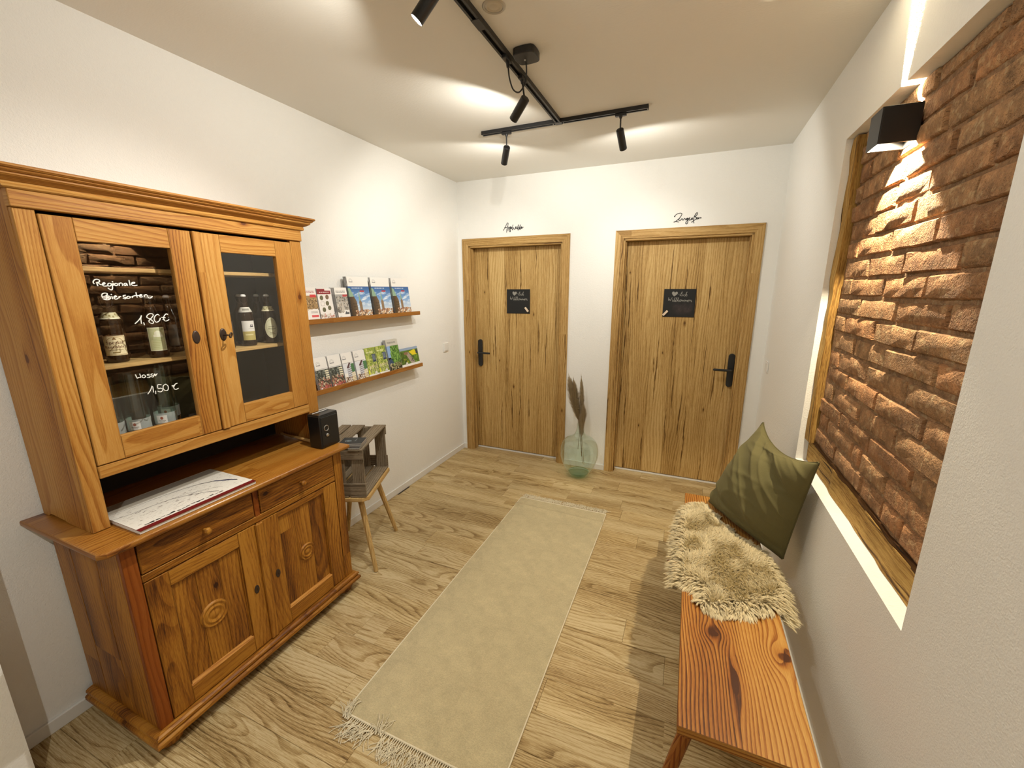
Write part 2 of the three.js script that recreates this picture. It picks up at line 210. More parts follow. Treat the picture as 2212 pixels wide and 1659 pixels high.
{
  const r = rng(77), xf = W + 0.044, pitch = 0.0727;
  { const g = new THREE.BoxGeometry(0.01, 1.35, 1.16, 1, 60, 50), p = g.attributes.position; for (let i = 0; i < p.count; i++) if (p.getX(i) < 0) p.setX(i, p.getX(i) + 0.006 * (fbm(p.getZ(i) * 30, p.getY(i) * 30) - 0.5)); g.computeVertexNormals(); g.translate(W + 0.058, 1.535, 1.828); part(wallRight, 'mortar', grain(g, 'y', 0, 0), M.mortar); }
  const odd = [1.335, 1.465, 1.765, 2.055, 2.345, 2.41], even = [1.335, 1.60, 1.89, 2.187, 2.41];
  const special = { 0: [1.335, 1.6, 1.893, 2.066, 2.188, 2.41], 1: [1.335, 1.462, 1.763, 1.846, 2.056, 2.345, 2.41], 13: [1.33, 1.534, 1.73, 1.94, 2.22, 2.41], 14: [1.33, 1.39, 1.6, 1.769, 2.04, 2.3, 2.41], 15: [1.33, 1.467, 1.69, 1.974, 2.26, 2.41], 16: [1.33, 1.6, 1.79, 2.058, 2.35, 2.41], 17: [1.33, 1.56, 1.867, 2.152, 2.41] };
  for (let i = 0; i < 18; i++) {
    const yc = 0.955 + pitch * i, js = special[i] ?? (i % 2 ? odd : even);
    for (let k = 0; k + 1 < js.length; k++) { const a = js[k], b = Math.min(js[k + 1], 2.399); if (b - a < 0.02) continue; const g = 0.005 + 0.003 * r(), h = 0.0305 + 0.002 * r(), dy = (r() - 0.5) * 0.006; part(wallRight, 'brick', brickGeo(Math.max(0.915, yc - h + dy), Math.min(2.206, yc + h + dy), a + g, b - (b > 2.39 ? 0 : g), xf + (r() - 0.5) * 0.007, r), brickM[Math.floor(r() * 4.6)]); }
  }
  const rough = (x0, x1, y0, y1, z0, z1, axis, n, amp) => { const L = { x: [x1 - x0, 0], y: [y1 - y0, 1], z: [z1 - z0, 2] }, sg = [2, 2, 2]; sg[L[axis][1]] = n; const g = new THREE.BoxGeometry(x1 - x0, y1 - y0, z1 - z0, ...sg); g.translate((x0 + x1) / 2, (y0 + y1) / 2, (z0 + z1) / 2); const p = g.attributes.position; for (let i = 0; i < p.count; i++) { const t = { x: p.getX(i), y: p.getY(i), z: p.getZ(i) }[axis] * 14; const sx = Math.sign(p.getX(i) - (x0 + x1) / 2), so = axis === 'y' ? Math.sign(p.getZ(i) - (z0 + z1) / 2) : Math.sign(p.getY(i) - (y0 + y1) / 2); if (sx < 0) p.setX(i, p.getX(i) + amp * (vn(t, so * 3 + 9) - 0.5)); const q = amp * 1.6 * (vn(t + 50 * so, 4) - 0.5); if (axis === 'y') p.setZ(i, p.getZ(i) + (so > 0 ? q : 0)); else p.setY(i, p.getY(i) + (so > 0 ? q : 0)); } g.computeVertexNormals(); return grain(toCreasedNormals(g, 0.6), axis); };
  part(wallRight, 'timber_beam', rough(W + 0.024, W + 0.058, 0.905, 2.203, 1.2565, 1.322, 'y', 40, 0.008), M.beam, 'upright old oak timber edging the brick');
  part(wallRight, 'timber_beam', rough(W + 0.046, W + 0.058, 0.799, 0.898, 1.2565, 2.399, 'z', 40, 0.006), M.beam, 'horizontal old oak timber under the brick');
  part(wallRight, 'timber_gap_shade', rough(W + 0.047, W + 0.06, 0.896, 0.914, 1.2565, 2.399, 'z', 40, 0.005), M.beamDark, 'dark strip painting the shaded gap and charred edge above the timber');  // shade of the gap put in as a dark strip, with charred wood
}

// ---------------------------------------------------------------- doors
function doorSet(i) {
  const { x1, x2 } = D[i], d = structGroup('door_' + (i + 1), [(x1 + x2) / 2, 0, 0]), zf = 0.013, t = DH, lz = -0.075;
  // mitred casing on the wall
  const mitre = (pts, axis) => { const s = new THREE.Shape(pts.map((p) => new THREE.Vector2(...p))), g = new THREE.ExtrudeGeometry(s, { depth: 0.011, bevelEnabled: true, bevelSize: 0.0015, bevelThickness: 0.0015, bevelSegments: 1 }); return grain(clean(g), axis); };
  part(d, 'door_frame', mitre([[x1, 0], [x1 + CW, 0], [x1 + CW, t - CW], [x1, t]], 'y'), M.casing);
  part(d, 'door_frame', mitre([[x2 - CW, 0], [x2, 0], [x2, t], [x2 - CW, t - CW]], 'y'), M.casing);
  part(d, 'door_frame', mitre([[x1 + CW, t - CW], [x2 - CW, t - CW], [x2, t], [x1, t]], 'x'), M.casing);
  // jamb lining and stop
  const a = x1 + CW, b = x2 - CW, c = t - CW;
  for (const [n, s] of [['door_jamb', [a, a + 0.016, 0, c, -0.14, 0.004, 'y', 0.001]], ['door_jamb', [b - 0.016, b, 0, c, -0.14, 0.004, 'y', 0.001]], ['door_jamb', [a, b, c - 0.016, c, -0.14, 0.004, 'x', 0.001]], ['door_stop', [a + 0.016, a + 0.024, 0.002, c - 0.016, -0.05, -0.02, 'y', 0.003]], ['door_stop', [b - 0.024, b - 0.016, 0.002, c - 0.016, -0.05, -0.02, 'y', 0.003]]]) part(d, n, span(...s), M.casing);
  const leaf = span(a + 0.018, b - 0.018, 0.022, c - 0.018, lz - 0.04, lz, 'y', 0.002); grain(leaf, 'y', 0.02, i ? 0.43 : 0.02); if (i) { const u = leaf.attributes.uv; for (let k = 0; k < u.count; k++) u.setX(k, 2.06 - u.getX(k)); }
  part(d, 'door_leaf', leaf, M.oak);
  part(d, 'under_door_strip', span(a + 0.018, b - 0.018, 0.001, 0.016, lz - 0.03, lz - 0.002, 'x', 0.001), M.white, 'white strip under the door leaf');  // plain white strip along the foot of the leaf
  // handle: long black plate with a round lever
  const s = i ? -1 : 1, hx = i ? 2.383 : 0.178, hy0 = i ? 0.85 : 0.866, hy1 = i ? 1.112 : 1.128, hl = i ? 0.988 : 1.003, h = subgroup(d, 'door_handle', [hx, hl, lz]);
  const pl = new THREE.Shape(), pw = 0.021, ph = (hy1 - hy0) / 2; pl.moveTo(-pw, -ph + pw); pl.lineTo(-pw, ph - pw); pl.absarc(0, ph - pw, pw, Math.PI, 0, true); pl.lineTo(pw, -ph + pw); pl.absarc(0, -ph + pw, pw, 0, -Math.PI, true);
  const pg = new THREE.ExtrudeGeometry(pl, { depth: 0.012, bevelEnabled: true, bevelSize: 0.002, bevelThickness: 0.002, bevelSegments: 2, curveSegments: 10 }); pg.translate(hx, (hy0 + hy1) / 2, lz + 0.002);
  part(h, 'handle_plate', clean(pg), M.black);
  part(h, 'lever', merge([bar(V3(hx, hl, lz + 0.01), V3(hx, hl, lz + 0.06), 0.010, 0.010, 14), tube([V3(hx - s * 0.002, hl, lz + 0.058), V3(hx + s * 0.05, hl, lz + 0.058), V3(hx + s * 0.118, hl, lz + 0.058)], 0.0095, 10, 10), (() => { const g = new THREE.SphereGeometry(0.0095, 10, 8); g.translate(hx + s * 0.118, hl, lz + 0.058); return g; })(), (() => { const g = new THREE.SphereGeometry(0.0102, 10, 8); g.translate(hx, hl, lz + 0.058); return g; })()]), M.black);
  return d;
}
doorSet(0); doorSet(1);
// ---------------------------------------------------------------- track lighting
const glowM = (c, k) => std({ color: 0x000000, emissive: c, emissiveIntensity: k, roughness: 0.5 });
const trackM = std({ color: new THREE.Color(0.014, 0.014, 0.015), roughness: 0.4 });
{
  const t = thing('track_rail', 'long black ceiling track running through the room with a crossbar near the doors', 'track', [1.263, H, 1.9]);
  const rail = (x0, x1, z0, z1, ax) => { const w = ax === 'z' ? x1 - x0 : z1 - z0, l = ax === 'z' ? z1 - z0 : x1 - x0, h = 0.02; const s = new THREE.Shape([[-w / 2, 0], [w / 2, 0], [w / 2, -h], [w * 0.22, -h], [w * 0.22, -h * 0.45], [-w * 0.22, -h * 0.45], [-w * 0.22, -h], [-w / 2, -h]].map((p) => new THREE.Vector2(...p))); const g = new THREE.ExtrudeGeometry(s, { depth: l, bevelEnabled: false }); if (ax === 'x') g.rotateY(Math.PI / 2); g.translate(ax === 'z' ? (x0 + x1) / 2 : x0, H, ax === 'z' ? z0 : (z0 + z1) / 2); return clean(g); };
  part(t, 'rail', rail(1.247, 1.279, 1.016, 1.985, 'z'), trackM); part(t, 'rail', rail(1.247, 1.279, 1.987, 3.0, 'z'), trackM);
  part(t, 'rail', rail(0.773, 1.246, 0.984, 1.016, 'x'), trackM); part(t, 'rail', rail(1.28, 1.758, 0.984, 1.016, 'x'), trackM);
  part(t, 'connector', span(1.243, 1.283, H - 0.0215, H, 0.98, 1.02, 'x', 0.002), trackM); part(t, 'connector', span(1.246, 1.28, H - 0.021, H - 0.018, 1.955, 2.02, 'z', 0.001), trackM);
  for (const [x, z] of [[0.777, 1.0], [1.754, 1.0], [1.232, 1.0], [1.294, 1.0]]) { const g = new THREE.SphereGeometry(0.003, 8, 6); g.translate(x, H - 0.02, z); part(t, 'screw', g, M.steel); }
  // ceiling cup that feeds the track, and its cable
  const c = thing('ceiling_cup', 'small black square ceiling cup with a cable looping down to the track', 'ceiling rose', [1.346, H, 1.727]);
  const q = new THREE.Shape(), r = 0.043, k = 0.02; q.moveTo(-r, -r + k); q.quadraticCurveTo(-r - 0.004, 0, -r, r - k); q.quadraticCurveTo(-r, r, -r + k, r); q.quadraticCurveTo(0, r + 0.004, r - k, r); q.quadraticCurveTo(r, r, r, r - k); q.quadraticCurveTo(r + 0.004, 0, r, -r + k); q.quadraticCurveTo(r, -r, r - k, -r); q.quadraticCurveTo(0, -r - 0.004, -r + k, -r); q.quadraticCurveTo(-r, -r, -r, -r + k);
  const g = new THREE.ExtrudeGeometry(q, { depth: 0.02, bevelEnabled: true, bevelSize: 0.004, bevelThickness: 0.004, bevelSegments: 3, curveSegments: 6 }); g.rotateX(Math.PI / 2); g.translate(1.346, H - 0.004, 1.727);
  part(c, 'cup_body', clean(g), trackM); const sc = new THREE.SphereGeometry(0.004, 8, 6); sc.translate(1.338, H - 0.028, 1.722); part(c, 'screw', sc, M.steel);
  part(c, 'cable', tube([V3(1.33, H - 0.018, 1.688), V3(1.325, H - 0.06, 1.672), V3(1.312, H - 0.1, 1.67), V3(1.296, H - 0.128, 1.69), V3(1.283, H - 0.125, 1.715), V3(1.274, H - 0.09, 1.735), V3(1.27, H - 0.045, 1.741)], 0.0032, 40, 7), trackM);
  part(c, 'plug', merge([bar(V3(1.27, H - 0.052, 1.741), V3(1.268, H - 0.02, 1.744), 0.006, 0.009, 10), span(1.257, 1.279, H - 0.032, H - 0.019, 1.72, 1.78, 'z', 0.003)]), trackM);
}
function spotHead(label, ax, az, along, top, dir, k) {
  const t = thing('track_spotlight', label, 'spotlight', [ax, H - 0.02, az], 'spotlights on the ceiling track'), d = V3(...dir).normalize(), T = V3(...top), L = 0.112;
  part(t, 'adapter', merge([along === 'z' ? span(ax - 0.011, ax + 0.011, H - 0.034, H - 0.0195, az - 0.03, az + 0.03, 'z', 0.003) : span(ax - 0.03, ax + 0.03, H - 0.034, H - 0.0195, az - 0.011, az + 0.011, 'x', 0.003), bar(V3(ax, H - 0.044, az), V3(ax, H - 0.033, az), 0.007, 0.01, 12)]), trackM);
  const piv = T.clone().addScaledVector(d, 0.012);
  part(t, 'stem', merge([bar(V3(ax, H - 0.04, az), V3(piv.x, piv.y + 0.01, piv.z), 0.0042, 0.0042, 10), (() => { const g = new THREE.SphereGeometry(0.0085, 10, 8); g.translate(piv.x, piv.y + 0.008, piv.z); return g; })()]), trackM);
  const q = new THREE.Quaternion().setFromUnitVectors(V3(0, 1, 0), d), at = (g) => { g.applyQuaternion(q); g.translate(T.x, T.y, T.z); return clean(g); };
  part(t, 'lamp_housing', at(lathe([[0, 0], [0.017, 0], [0.0195, 0.002], [0.0205, 0.004], [0.0205, L - 0.001], [0.0198, L], [0.0186, L], [0.0182, L - 0.0035], [0.0182, L - 0.02], [0, L - 0.02]], 28)), trackM);
  const disc = new THREE.CylinderGeometry(0.0178, 0.0178, 0.003, 24); disc.translate(0, L - 0.0055, 0);
  part(t, 'lamp_lens', at(disc), glowM(SPOT.color, 26), 'glowing lamp face');
  const p = T.clone().addScaledVector(d, L - 0.0035).sub(t.position);
  for (const [pw, an, pe] of [[SPOT.beam[k], 0.78, 0.9], [SPOT.spill[k], 1.5, 0.14]]) {              // reflector beam and wide spill of the same lamp
    const s = new THREE.SpotLight(SPOT.color, pw, 0, an, pe, 2); s.name = 'lamp_beam'; s.position.copy(p); s.target.position.copy(p.clone().addScaledVector(d, 1)); s.castShadow = true; s.shadow.radius = 0.35; s.shadow.mapSize.set(2048, 2048); s.shadow.camera.near = 0.01; t.add(s, s.target);
  }
  return t;
}
spotHead('black spotlight nearest the camera with its glowing lamp face showing', 1.263, 2.278, 'z', [1.279, 2.49, 2.278], [-0.62, -0.76, 0.2], 0);
spotHead('black spotlight hanging on the long track beside the square ceiling cup', 1.267, 1.571, 'z', [1.283, 2.452, 1.571], [-0.724, -0.546, -0.422], 1);
spotHead('black spotlight on the left end of the crossbar', 0.936, 1.0, 'x', [0.939, 2.453, 1.0], [-0.456, -0.629, -0.63], 2);
spotHead('black spotlight on the right end of the crossbar', 1.615, 1.0, 'x', [1.613, 2.458, 1.0], [0.105, -0.697, -0.71], 3);
spotHead('unseen fill spotlight added on the track for the right wall', 1.263, 2.78, 'z', [1.262, 2.455, 2.78], [0.78, -0.6, -0.12], 4);  // extra lamp out of view, added as fill light
spotHead('unseen fill spotlight added behind the camera for the short wall', 1.7, 3.9, 'z', [1.698, 2.455, 3.9], [-0.58, -0.78, -0.245], 5);  // added out of view, stands in for fill from behind
{ // small round downlight set in the ceiling, off
  const t = thing('ceiling_downlight', 'small round ceiling downlight, switched off, beside the track', 'downlight', [1.341, H, 2.025]);
  const ring = lathe([[0.031, 0.004], [0.031, -0.003], [0.034, -0.005], [0.038, -0.004], [0.041, -0.001], [0.041, 0.0]], 40); ring.translate(1.341, H, 2.025); part(t, 'trim_ring', ring, std({ color: new THREE.Color(0.5, 0.46, 0.38), roughness: 0.35, metalness: 0.4 }));
  const inner = lathe([[0, -0.0045], [0.012, -0.004], [0.013, -0.0025], [0.02, -0.002], [0.021, -0.0035], [0.027, -0.003], [0.031, -0.001]], 40); inner.translate(1.341, H, 2.025); part(t, 'lamp_face', inner, std({ color: new THREE.Color(0.55, 0.5, 0.4), roughness: 0.3 }));
}
// ---------------------------------------------------------------- cube wall lamp in the niche, light up and down through flaps
{
  const x0 = 2.535, x1 = 2.632, y0 = 2.036, y1 = 2.139, z0 = 1.725, z1 = 1.82, xm = 2.572, zm = 1.7725, p = 0.003, ym = (y0 + y1) / 2;
  const t = thing('wall_lamp', 'black cube wall lamp on the brick, shining up and down', 'wall lamp', [x1, ym, zm]);
  part(t, 'lamp_housing', merge([span(x0, x0 + p, y0, y1, z0, z1, 'y', 0.001), span(x0 + p, x1, y0, y1, z0, z0 + p, 'y', 0.001), span(x0 + p, x1, y0, y1, z1 - p, z1, 'y', 0.001), span(x1 - p, x1, y0, y1, z0 + p, z1 - p, 'y', 0.001), span(x0 + p, x1 - p, ym - 0.002, ym + 0.002, z0 + p, z1 - p, 'y', 0.0005)]), M.black);
  const dn = 0.0425, up = 0.0068;
  part(t, 'flap', span(x0 + p, x1 - p, y0 + 0.001, y0 + 0.003, z0 + p, zm - dn, 'x', 0.0005), M.black); part(t, 'flap', span(x0 + p, x1 - p, y0 + 0.001, y0 + 0.003, zm + dn, z1 - p, 'x', 0.0005), M.black);
  part(t, 'flap', span(x0 + p, x1 - p, y1 - 0.003, y1 - 0.001, z0 + p, zm - up, 'x', 0.0005), M.black); part(t, 'flap', span(x0 + p, x1 - p, y1 - 0.003, y1 - 0.001, zm + up, z1 - p, 'x', 0.0005), M.black);
  for (const s of [-1, 1]) {
    const chip = span(xm - 0.008, xm + 0.008, ym + s * 0.002, ym + s * 0.0035, zm - 0.008, zm + 0.008, 'x', 0.0005); part(t, 'lamp_chip', chip, glowM(LAMP.color, 30), 'glowing lamp chip');
    const l = new THREE.SpotLight(LAMP.color, s > 0 ? LAMP.up : LAMP.down, 0, 1.2, 0.3, 2); l.name = 'lamp_beam'; l.position.set(xm - x1, s * 0.0075, 0); l.target.position.set(xm - x1, s * 1, 0); l.castShadow = true; l.shadow.radius = s > 0 ? 0.12 : 0.16; l.shadow.camera.near = 0.002; l.shadow.mapSize.set(2048, 2048); t.add(l, l.target);
  }
}
// ---------------------------------------------------------------- pine dresser with glazed top
const dresser = thing('dresser', 'tall antique pine dresser with two glass doors above and two panelled doors below', 'dresser', [0.25, 0, 2.52]);
const crossSweep = (prof, x0, xf, za, zb) => {                      // moulding round three sides: profile points [out, y], mitred corners
  const path = [[x0, zb, 0, 1], [xf, zb, 1, 1], [xf, za, 1, -1], [x0, za, 0, -1]], P = [], uv = [], push = (a, b, c, d, L) => { for (const [v, q] of [[a, 0], [b, 1], [c, 2], [a, 0], [c, 2], [d, 3]]) { P.push(...v); uv.push(L ? v[2] : v[0], v[1] * 1.7 + v[0] + v[2] * (L ? 0 : 1)); } };
  const at = ([x, z, ox, oz], [o, y]) => [x + ox * o, y, z + oz * o];
  for (let s = 0; s < 3; s++) for (let i = 0; i + 1 < prof.length; i++) push(at(path[s], prof[i]), at(path[s + 1], prof[i]), at(path[s + 1], prof[i + 1]), at(path[s], prof[i + 1]), s === 1);
  const g = new THREE.BufferGeometry(); g.setAttribute('position', new THREE.Float32BufferAttribute(P, 3)); g.setAttribute('uv', new THREE.Float32BufferAttribute(uv, 2)); g.computeVertexNormals(); return g;
};
{
  const X = 0.47, zn = 2.975, zf = 2.065, D = dresser, up = M.pine, lo = M.pineDeep;
  for (const [x, z] of [[0.428, 2.943], [0.428, 2.102], [0.07, 2.943], [0.07, 2.102]]) { const g = lathe([[0, 0], [0.034, 0], [0.044, 0.008], [0.049, 0.022], [0.047, 0.038], [0.038, 0.048], [0.03, 0.052], [0, 0.052]], 24); g.translate(x, 0, z); part(D, 'foot', grain(g, 'y'), lo); }
  // plinth
  part(D, 'plinth', merge([crossSweep([[-0.01, 0.05], [0.024, 0.05], [0.029, 0.054], [0.029, 0.066], [0.025, 0.07], [0.018, 0.073], [0.018, 0.079], [0.024, 0.083], [0.022, 0.09], [0.014, 0.094], [0.004, 0.096], [-0.01, 0.096]], 0.02, X, zf, zn), span(0.02, X + 0.02, 0.05, 0.066, zf, zn, 'z', 0.002)]), lo);
  // carcass sides: boards side by side
  for (const [z0, z1] of [[zn - 0.02, zn], [zf, zf + 0.02]]) for (const [a, b] of [[0.02, 0.135], [0.1365, 0.305], [0.3065, 0.449]]) part(D, 'side_board', span(a, b, 0.096, 0.813, z0, z1, 'y', 0.0025), M.pineDeep);
  part(D, 'stile', span(X - 0.02, X, 0.096, 0.813, 2.934, zn, 'y', 0.002), M.pineDark, 'dark stained front corner stile'); part(D, 'stile', span(X - 0.02, X, 0.096, 0.813, zf, 2.115, 'y', 0.002), lo);
  part(D, 'stile', span(X - 0.02, X - 0.001, 0.66, 0.813, 2.515, 2.537, 'y', 0.002), M.pineDark, 'dark upright between the drawers');
  part(D, 'rail', span(X - 0.02, X, 0.662, 0.688, 2.116, 2.933, 'z', 0.003), lo); part(D, 'rail', span(X - 0.02, X - 0.002, 0.8, 0.813, 2.116, 2.933, 'z', 0.002), M.pineDark);
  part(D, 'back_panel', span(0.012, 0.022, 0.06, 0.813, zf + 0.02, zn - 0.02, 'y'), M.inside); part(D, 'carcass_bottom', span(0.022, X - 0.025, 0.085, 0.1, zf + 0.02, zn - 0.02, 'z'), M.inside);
  // drawers
  for (const [a, b, kz] of [[2.541, 2.93, 2.731], [2.119, 2.511, 2.314]]) {
    const w = subgroup(D, 'drawer', [X, 0.745, (a + b) / 2]);
    part(w, 'drawer_front', span(X - 0.02, X + 0.001, 0.692, 0.797, a, b, 'z', 0.003), lo);
    const k = lathe([[0, 0], [0.0065, 0], [0.006, 0.006], [0.0055, 0.011], [0.011, 0.016], [0.0135, 0.021], [0.0125, 0.027], [0.008, 0.031], [0, 0.032]], 18); k.rotateZ(-Math.PI / 2); k.translate(X, 0.742, kz); part(w, 'knob', grain(k, 'x'), lo);
  }
  // lower doors
  const cdoor = (za, zb, pa, pb, py1, kz, ky, rz, ry, rr, strip) => {
    const w = subgroup(D, 'cabinet_door', [X, 0.1, (za + zb) / 2]), y0 = 0.1, y1 = 0.658, py0 = 0.17, t = 0.022, mz = lo;
    part(w, 'stile', span(X - t, X + 0.001, y0, y1, za, pa, 'y', 0.002), mz); part(w, 'stile', span(X - t, X + 0.001, y0, y1, pb, zb, 'y', 0.002), mz);
    part(w, 'rail', span(X - t, X + 0.0008, y0, py0, pa, pb, 'z', 0.002), mz); part(w, 'rail', span(X - t, X + 0.0008, py1, y1, pa, pb, 'z', 0.002), mz);
    const n = 3; for (let i = 0; i < n; i++) part(w, 'panel_board', span(X - 0.016, X - 0.0095, py0 - 0.004, py1 + 0.004, lerp(pa, pb, i / n) + 0.0003, lerp(pa, pb, (i + 1) / n) - 0.0003, 'y', 0.0012), mz);
    // bevelled lower lip, pale for wear and painted-in light, thin bead round the rest
    const lip = new THREE.Shape([[0, 0], [0.0115, 0], [0, 0.013]].map((p) => new THREE.Vector2(...p))), lg = new THREE.ExtrudeGeometry(lip, { depth: pb - pa, bevelEnabled: false }); lg.translate(X - 0.0105, py0, pa); part(w, 'panel_lip', grain(clean(lg), 'z'), M.pineWornLit, 'worn lower lip of the panel, painted pale as catching light'); part(w, 'panel_moulding', merge([span(X - 0.012, X - 0.004, py0, py1, pa, pa + 0.005, 'y', 0.002), span(X - 0.012, X - 0.004, py0, py1, pb - 0.005, pb, 'y', 0.002), span(X - 0.012, X - 0.004, py1 - 0.006, py1, pa, pb, 'z', 0.002)]), mz);
    // turned rosette
    const ro = lathe([[0, 0.009], [0.006, 0.0095], [0.012, 0.007], [0.018, 0.0035], [0.022, 0.004], [0.027, 0.009], [0.031, 0.009], [0.035, 0.004], [0.039, 0.0045], [0.043, 0.008], [0.047, 0.006], [0.05, 0]], 36).rotateZ(-Math.PI / 2); const k = rr / 0.05; ro.scale(1, k, k); ro.translate(X - 0.0095, ry, rz); part(w, 'rosette', grain(ro, 'y'), mz);
    // keyhole plate
    const e = new THREE.Shape(); e.absellipse(0, 0, 0.0095, 0.018, 0, Math.PI * 2); const h = new THREE.Path(); h.absellipse(0, -0.002, 0.0025, 0.006, 0, Math.PI * 2); e.holes.push(h); const eg = new THREE.ExtrudeGeometry(e, { depth: 0.002, bevelEnabled: true, bevelSize: 0.001, bevelThickness: 0.001, bevelSegments: 1, curveSegments: 12 }); eg.rotateY(Math.PI / 2); eg.translate(X + 0.001, ky, kz); part(w, 'keyhole_plate', clean(eg), M.iron);
    if (strip) part(w, 'cover_strip', span(X, X + 0.01, y0, y1, strip[0], strip[1], 'y', 0.004), mz);
  };
  cdoor(2.545, 2.931, 2.62, 2.862, 0.6, 2.579, 0.374, 2.743, 0.388, 0.052);
  cdoor(2.119, 2.54, 2.196, 2.443, 0.632, 2.479, 0.382, 2.316, 0.385, 0.042, [2.516, 2.55]);
  // worktop with rounded nose
  { const s = new THREE.Shape([[2.037, 0], [3.03, 0], [3.03, 0.485], [3.012, 0.502], [2.037, 0.502]].map((p) => new THREE.Vector2(...p))), g = new THREE.ExtrudeGeometry(s, { depth: 0.008, bevelEnabled: true, bevelSize: 0.007, bevelThickness: 0.007, bevelSegments: 3, bevelOffset: -0.005 }); g.rotateX(Math.PI / 2); const p = g.attributes.position; for (let i = 0; i < p.count; i++) { const z = p.getX(i), y = p.getY(i), x = p.getZ(i); p.setXYZ(i, x, y, z); } const idx = g.index; g.translate(0, 0.828, 0); const q = clean(g), a = q.attributes.position; for (let i = 0; i < a.count; i += 3) { const v = [a.getX(i), a.getY(i), a.getZ(i)]; a.setXYZ(i, a.getX(i + 1), a.getY(i + 1), a.getZ(i + 1)); a.setXYZ(i + 1, ...v); } q.computeVertexNormals(); part(D, 'worktop', grain(toCreasedNormals(q, 0.7), 'z'), M.pineTop = woodMat(tPine, { color: new THREE.Color(0.66, 0.6, 0.45), roughness: 0.3, specularIntensity: 1 })); }
  // ---- glazed top
  const Xu = 0.34, za = 2.055, zb = 2.975;
  const sideProfile = () => { const s = new THREE.Shape(); s.moveTo(0.012, 0.8365); s.lineTo(0.05, 0.8365); s.quadraticCurveTo(0.06, 0.846, 0.08, 0.847); s.lineTo(0.16, 0.843); s.quadraticCurveTo(0.2, 0.836, 0.22, 0.8365); s.lineTo(0.32, 0.8365); s.lineTo(0.32, 1.88); s.lineTo(0.012, 1.88); s.closePath(); return s; };
  for (const z of [zb - 0.02, za]) { const g = new THREE.ExtrudeGeometry(sideProfile(), { depth: 0.02, bevelEnabled: false, curveSegments: 6 }); g.translate(0, 0, z); part(D, 'side_panel', grain(clean(g), 'y', z > 2.5 ? 0.1 : 1.2, 0.2), up); }
  part(D, 'stile', span(Xu - 0.02, Xu, 0.8365, 1.826, 2.929, zb, 'y', 0.0025), up); part(D, 'stile', span(Xu - 0.02, Xu, 0.8365, 1.826, za, 2.113, 'y', 0.0025), up);
  part(D, 'rail', span(Xu - 0.02, Xu + 0.004, 1.008, 1.049, 2.1135, 2.9285, 'z', 0.003), up); part(D, 'frieze', span(Xu - 0.02, Xu + 0.008, 1.826, 1.88, za - 0.002, zb + 0.003, 'z', 0.003), up);
  part(D, 'cornice', merge([crossSweep([[0.0, 1.873], [0.008, 1.873], [0.012, 1.876], [0.0135, 1.883], [0.011, 1.886], [0.0115, 1.89], [0.02, 1.894], [0.03, 1.9], [0.034, 1.904], [0.034, 1.9085], [0.038, 1.91], [0.042, 1.9135], [0.0425, 1.916], [0.046, 1.918], [0.05, 1.922], [0.05, 1.926], [0.046, 1.929], [-0.02, 1.929]], 0.006, Xu + 0.004, za, zb), span(0.006, Xu, 1.91, 1.928, za, zb, 'z')]), up);
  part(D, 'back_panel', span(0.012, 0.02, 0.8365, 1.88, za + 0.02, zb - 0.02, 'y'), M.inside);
  part(D, 'cupboard_floor', span(0.02, Xu - 0.02, 1.03, 1.049, za + 0.02, zb - 0.02, 'z'), M.pineDark);
  for (const y of [1.664, 1.343]) part(D, 'shelf', span(0.02, 0.272, y, y + 0.015, za + 0.02, zb - 0.02, 'z', 0.003), M.shelfWood);
  part(D, 'lining', merge([span(0.02, Xu - 0.021, 1.05, 1.88, za + 0.02, za + 0.024, 'y'), span(0.02, Xu - 0.021, 1.05, 1.88, zb - 0.024, zb - 0.02, 'y'), span(0.02, Xu - 0.021, 1.876, 1.88, za + 0.024, zb - 0.024, 'y')]), M.inside, 'inside of the glazed cupboard, its shade painted in as dark colour');
  // glass doors
  const gdoor = (z0, z1, g0, g1, kz, extra) => {
    const w = subgroup(D, 'glass_door', [Xu, 1.051, (z0 + z1) / 2]), y0 = 1.052, y1 = 1.8155, gy0 = 1.131, gy1 = 1.749, xf = Xu + 0.002, xb = Xu - 0.022;
    part(w, 'stile', span(xb, xf, y0, y1, z0, g0, 'y', 0.0025), up); part(w, 'stile', span(xb, xf, y0, y1, g1, z1, 'y', 0.0025), up);
    part(w, 'rail', span(xb, xf - 0.0004, y0, gy0, g0, g1, 'z', 0.002), up); part(w, 'rail', span(xb, xf - 0.0004, gy1, y1, g0, g1, 'z', 0.002), up);
    part(w, 'pane', span(Xu - 0.0105, Xu - 0.0075, gy0 - 0.003, gy1 + 0.003, g0 - 0.003, g1 + 0.003, 'y', 0.0002), M.pane);
    const e = lathe([[0, 0.004], [0.004, 0.0045], [0.008, 0.003], [0.0105, 0.004], [0.013, 0.003], [0.0145, 0]], 20).rotateZ(-Math.PI / 2); e.scale(1, 1.75, 0.95); e.translate(xf, 1.431, kz); part(w, 'keyhole_plate', e, M.iron);
    if (extra) {
      part(w, 'cover_strip', span(Xu, Xu + 0.012, y0, y1, 2.503, 2.533, 'y', 0.004), up);
      part(w, 'key', merge([bar(V3(xf, 1.43, kz), V3(xf + 0.034, 1.43, kz), 0.003, 0.003, 8), (() => { const t = new THREE.TorusGeometry(0.0095, 0.0028, 8, 20); t.rotateX(0.25); t.rotateY(Math.PI / 2 + 0.6); t.translate(xf + 0.042, 1.43, kz - 0.003); return t; })()]), M.iron);
    }
    return w;
  };
  const gl = gdoor(2.5345, 2.927, 2.607, 2.854, 2.573); gdoor(2.1145, 2.53, 2.194, 2.432, 2.473, true);
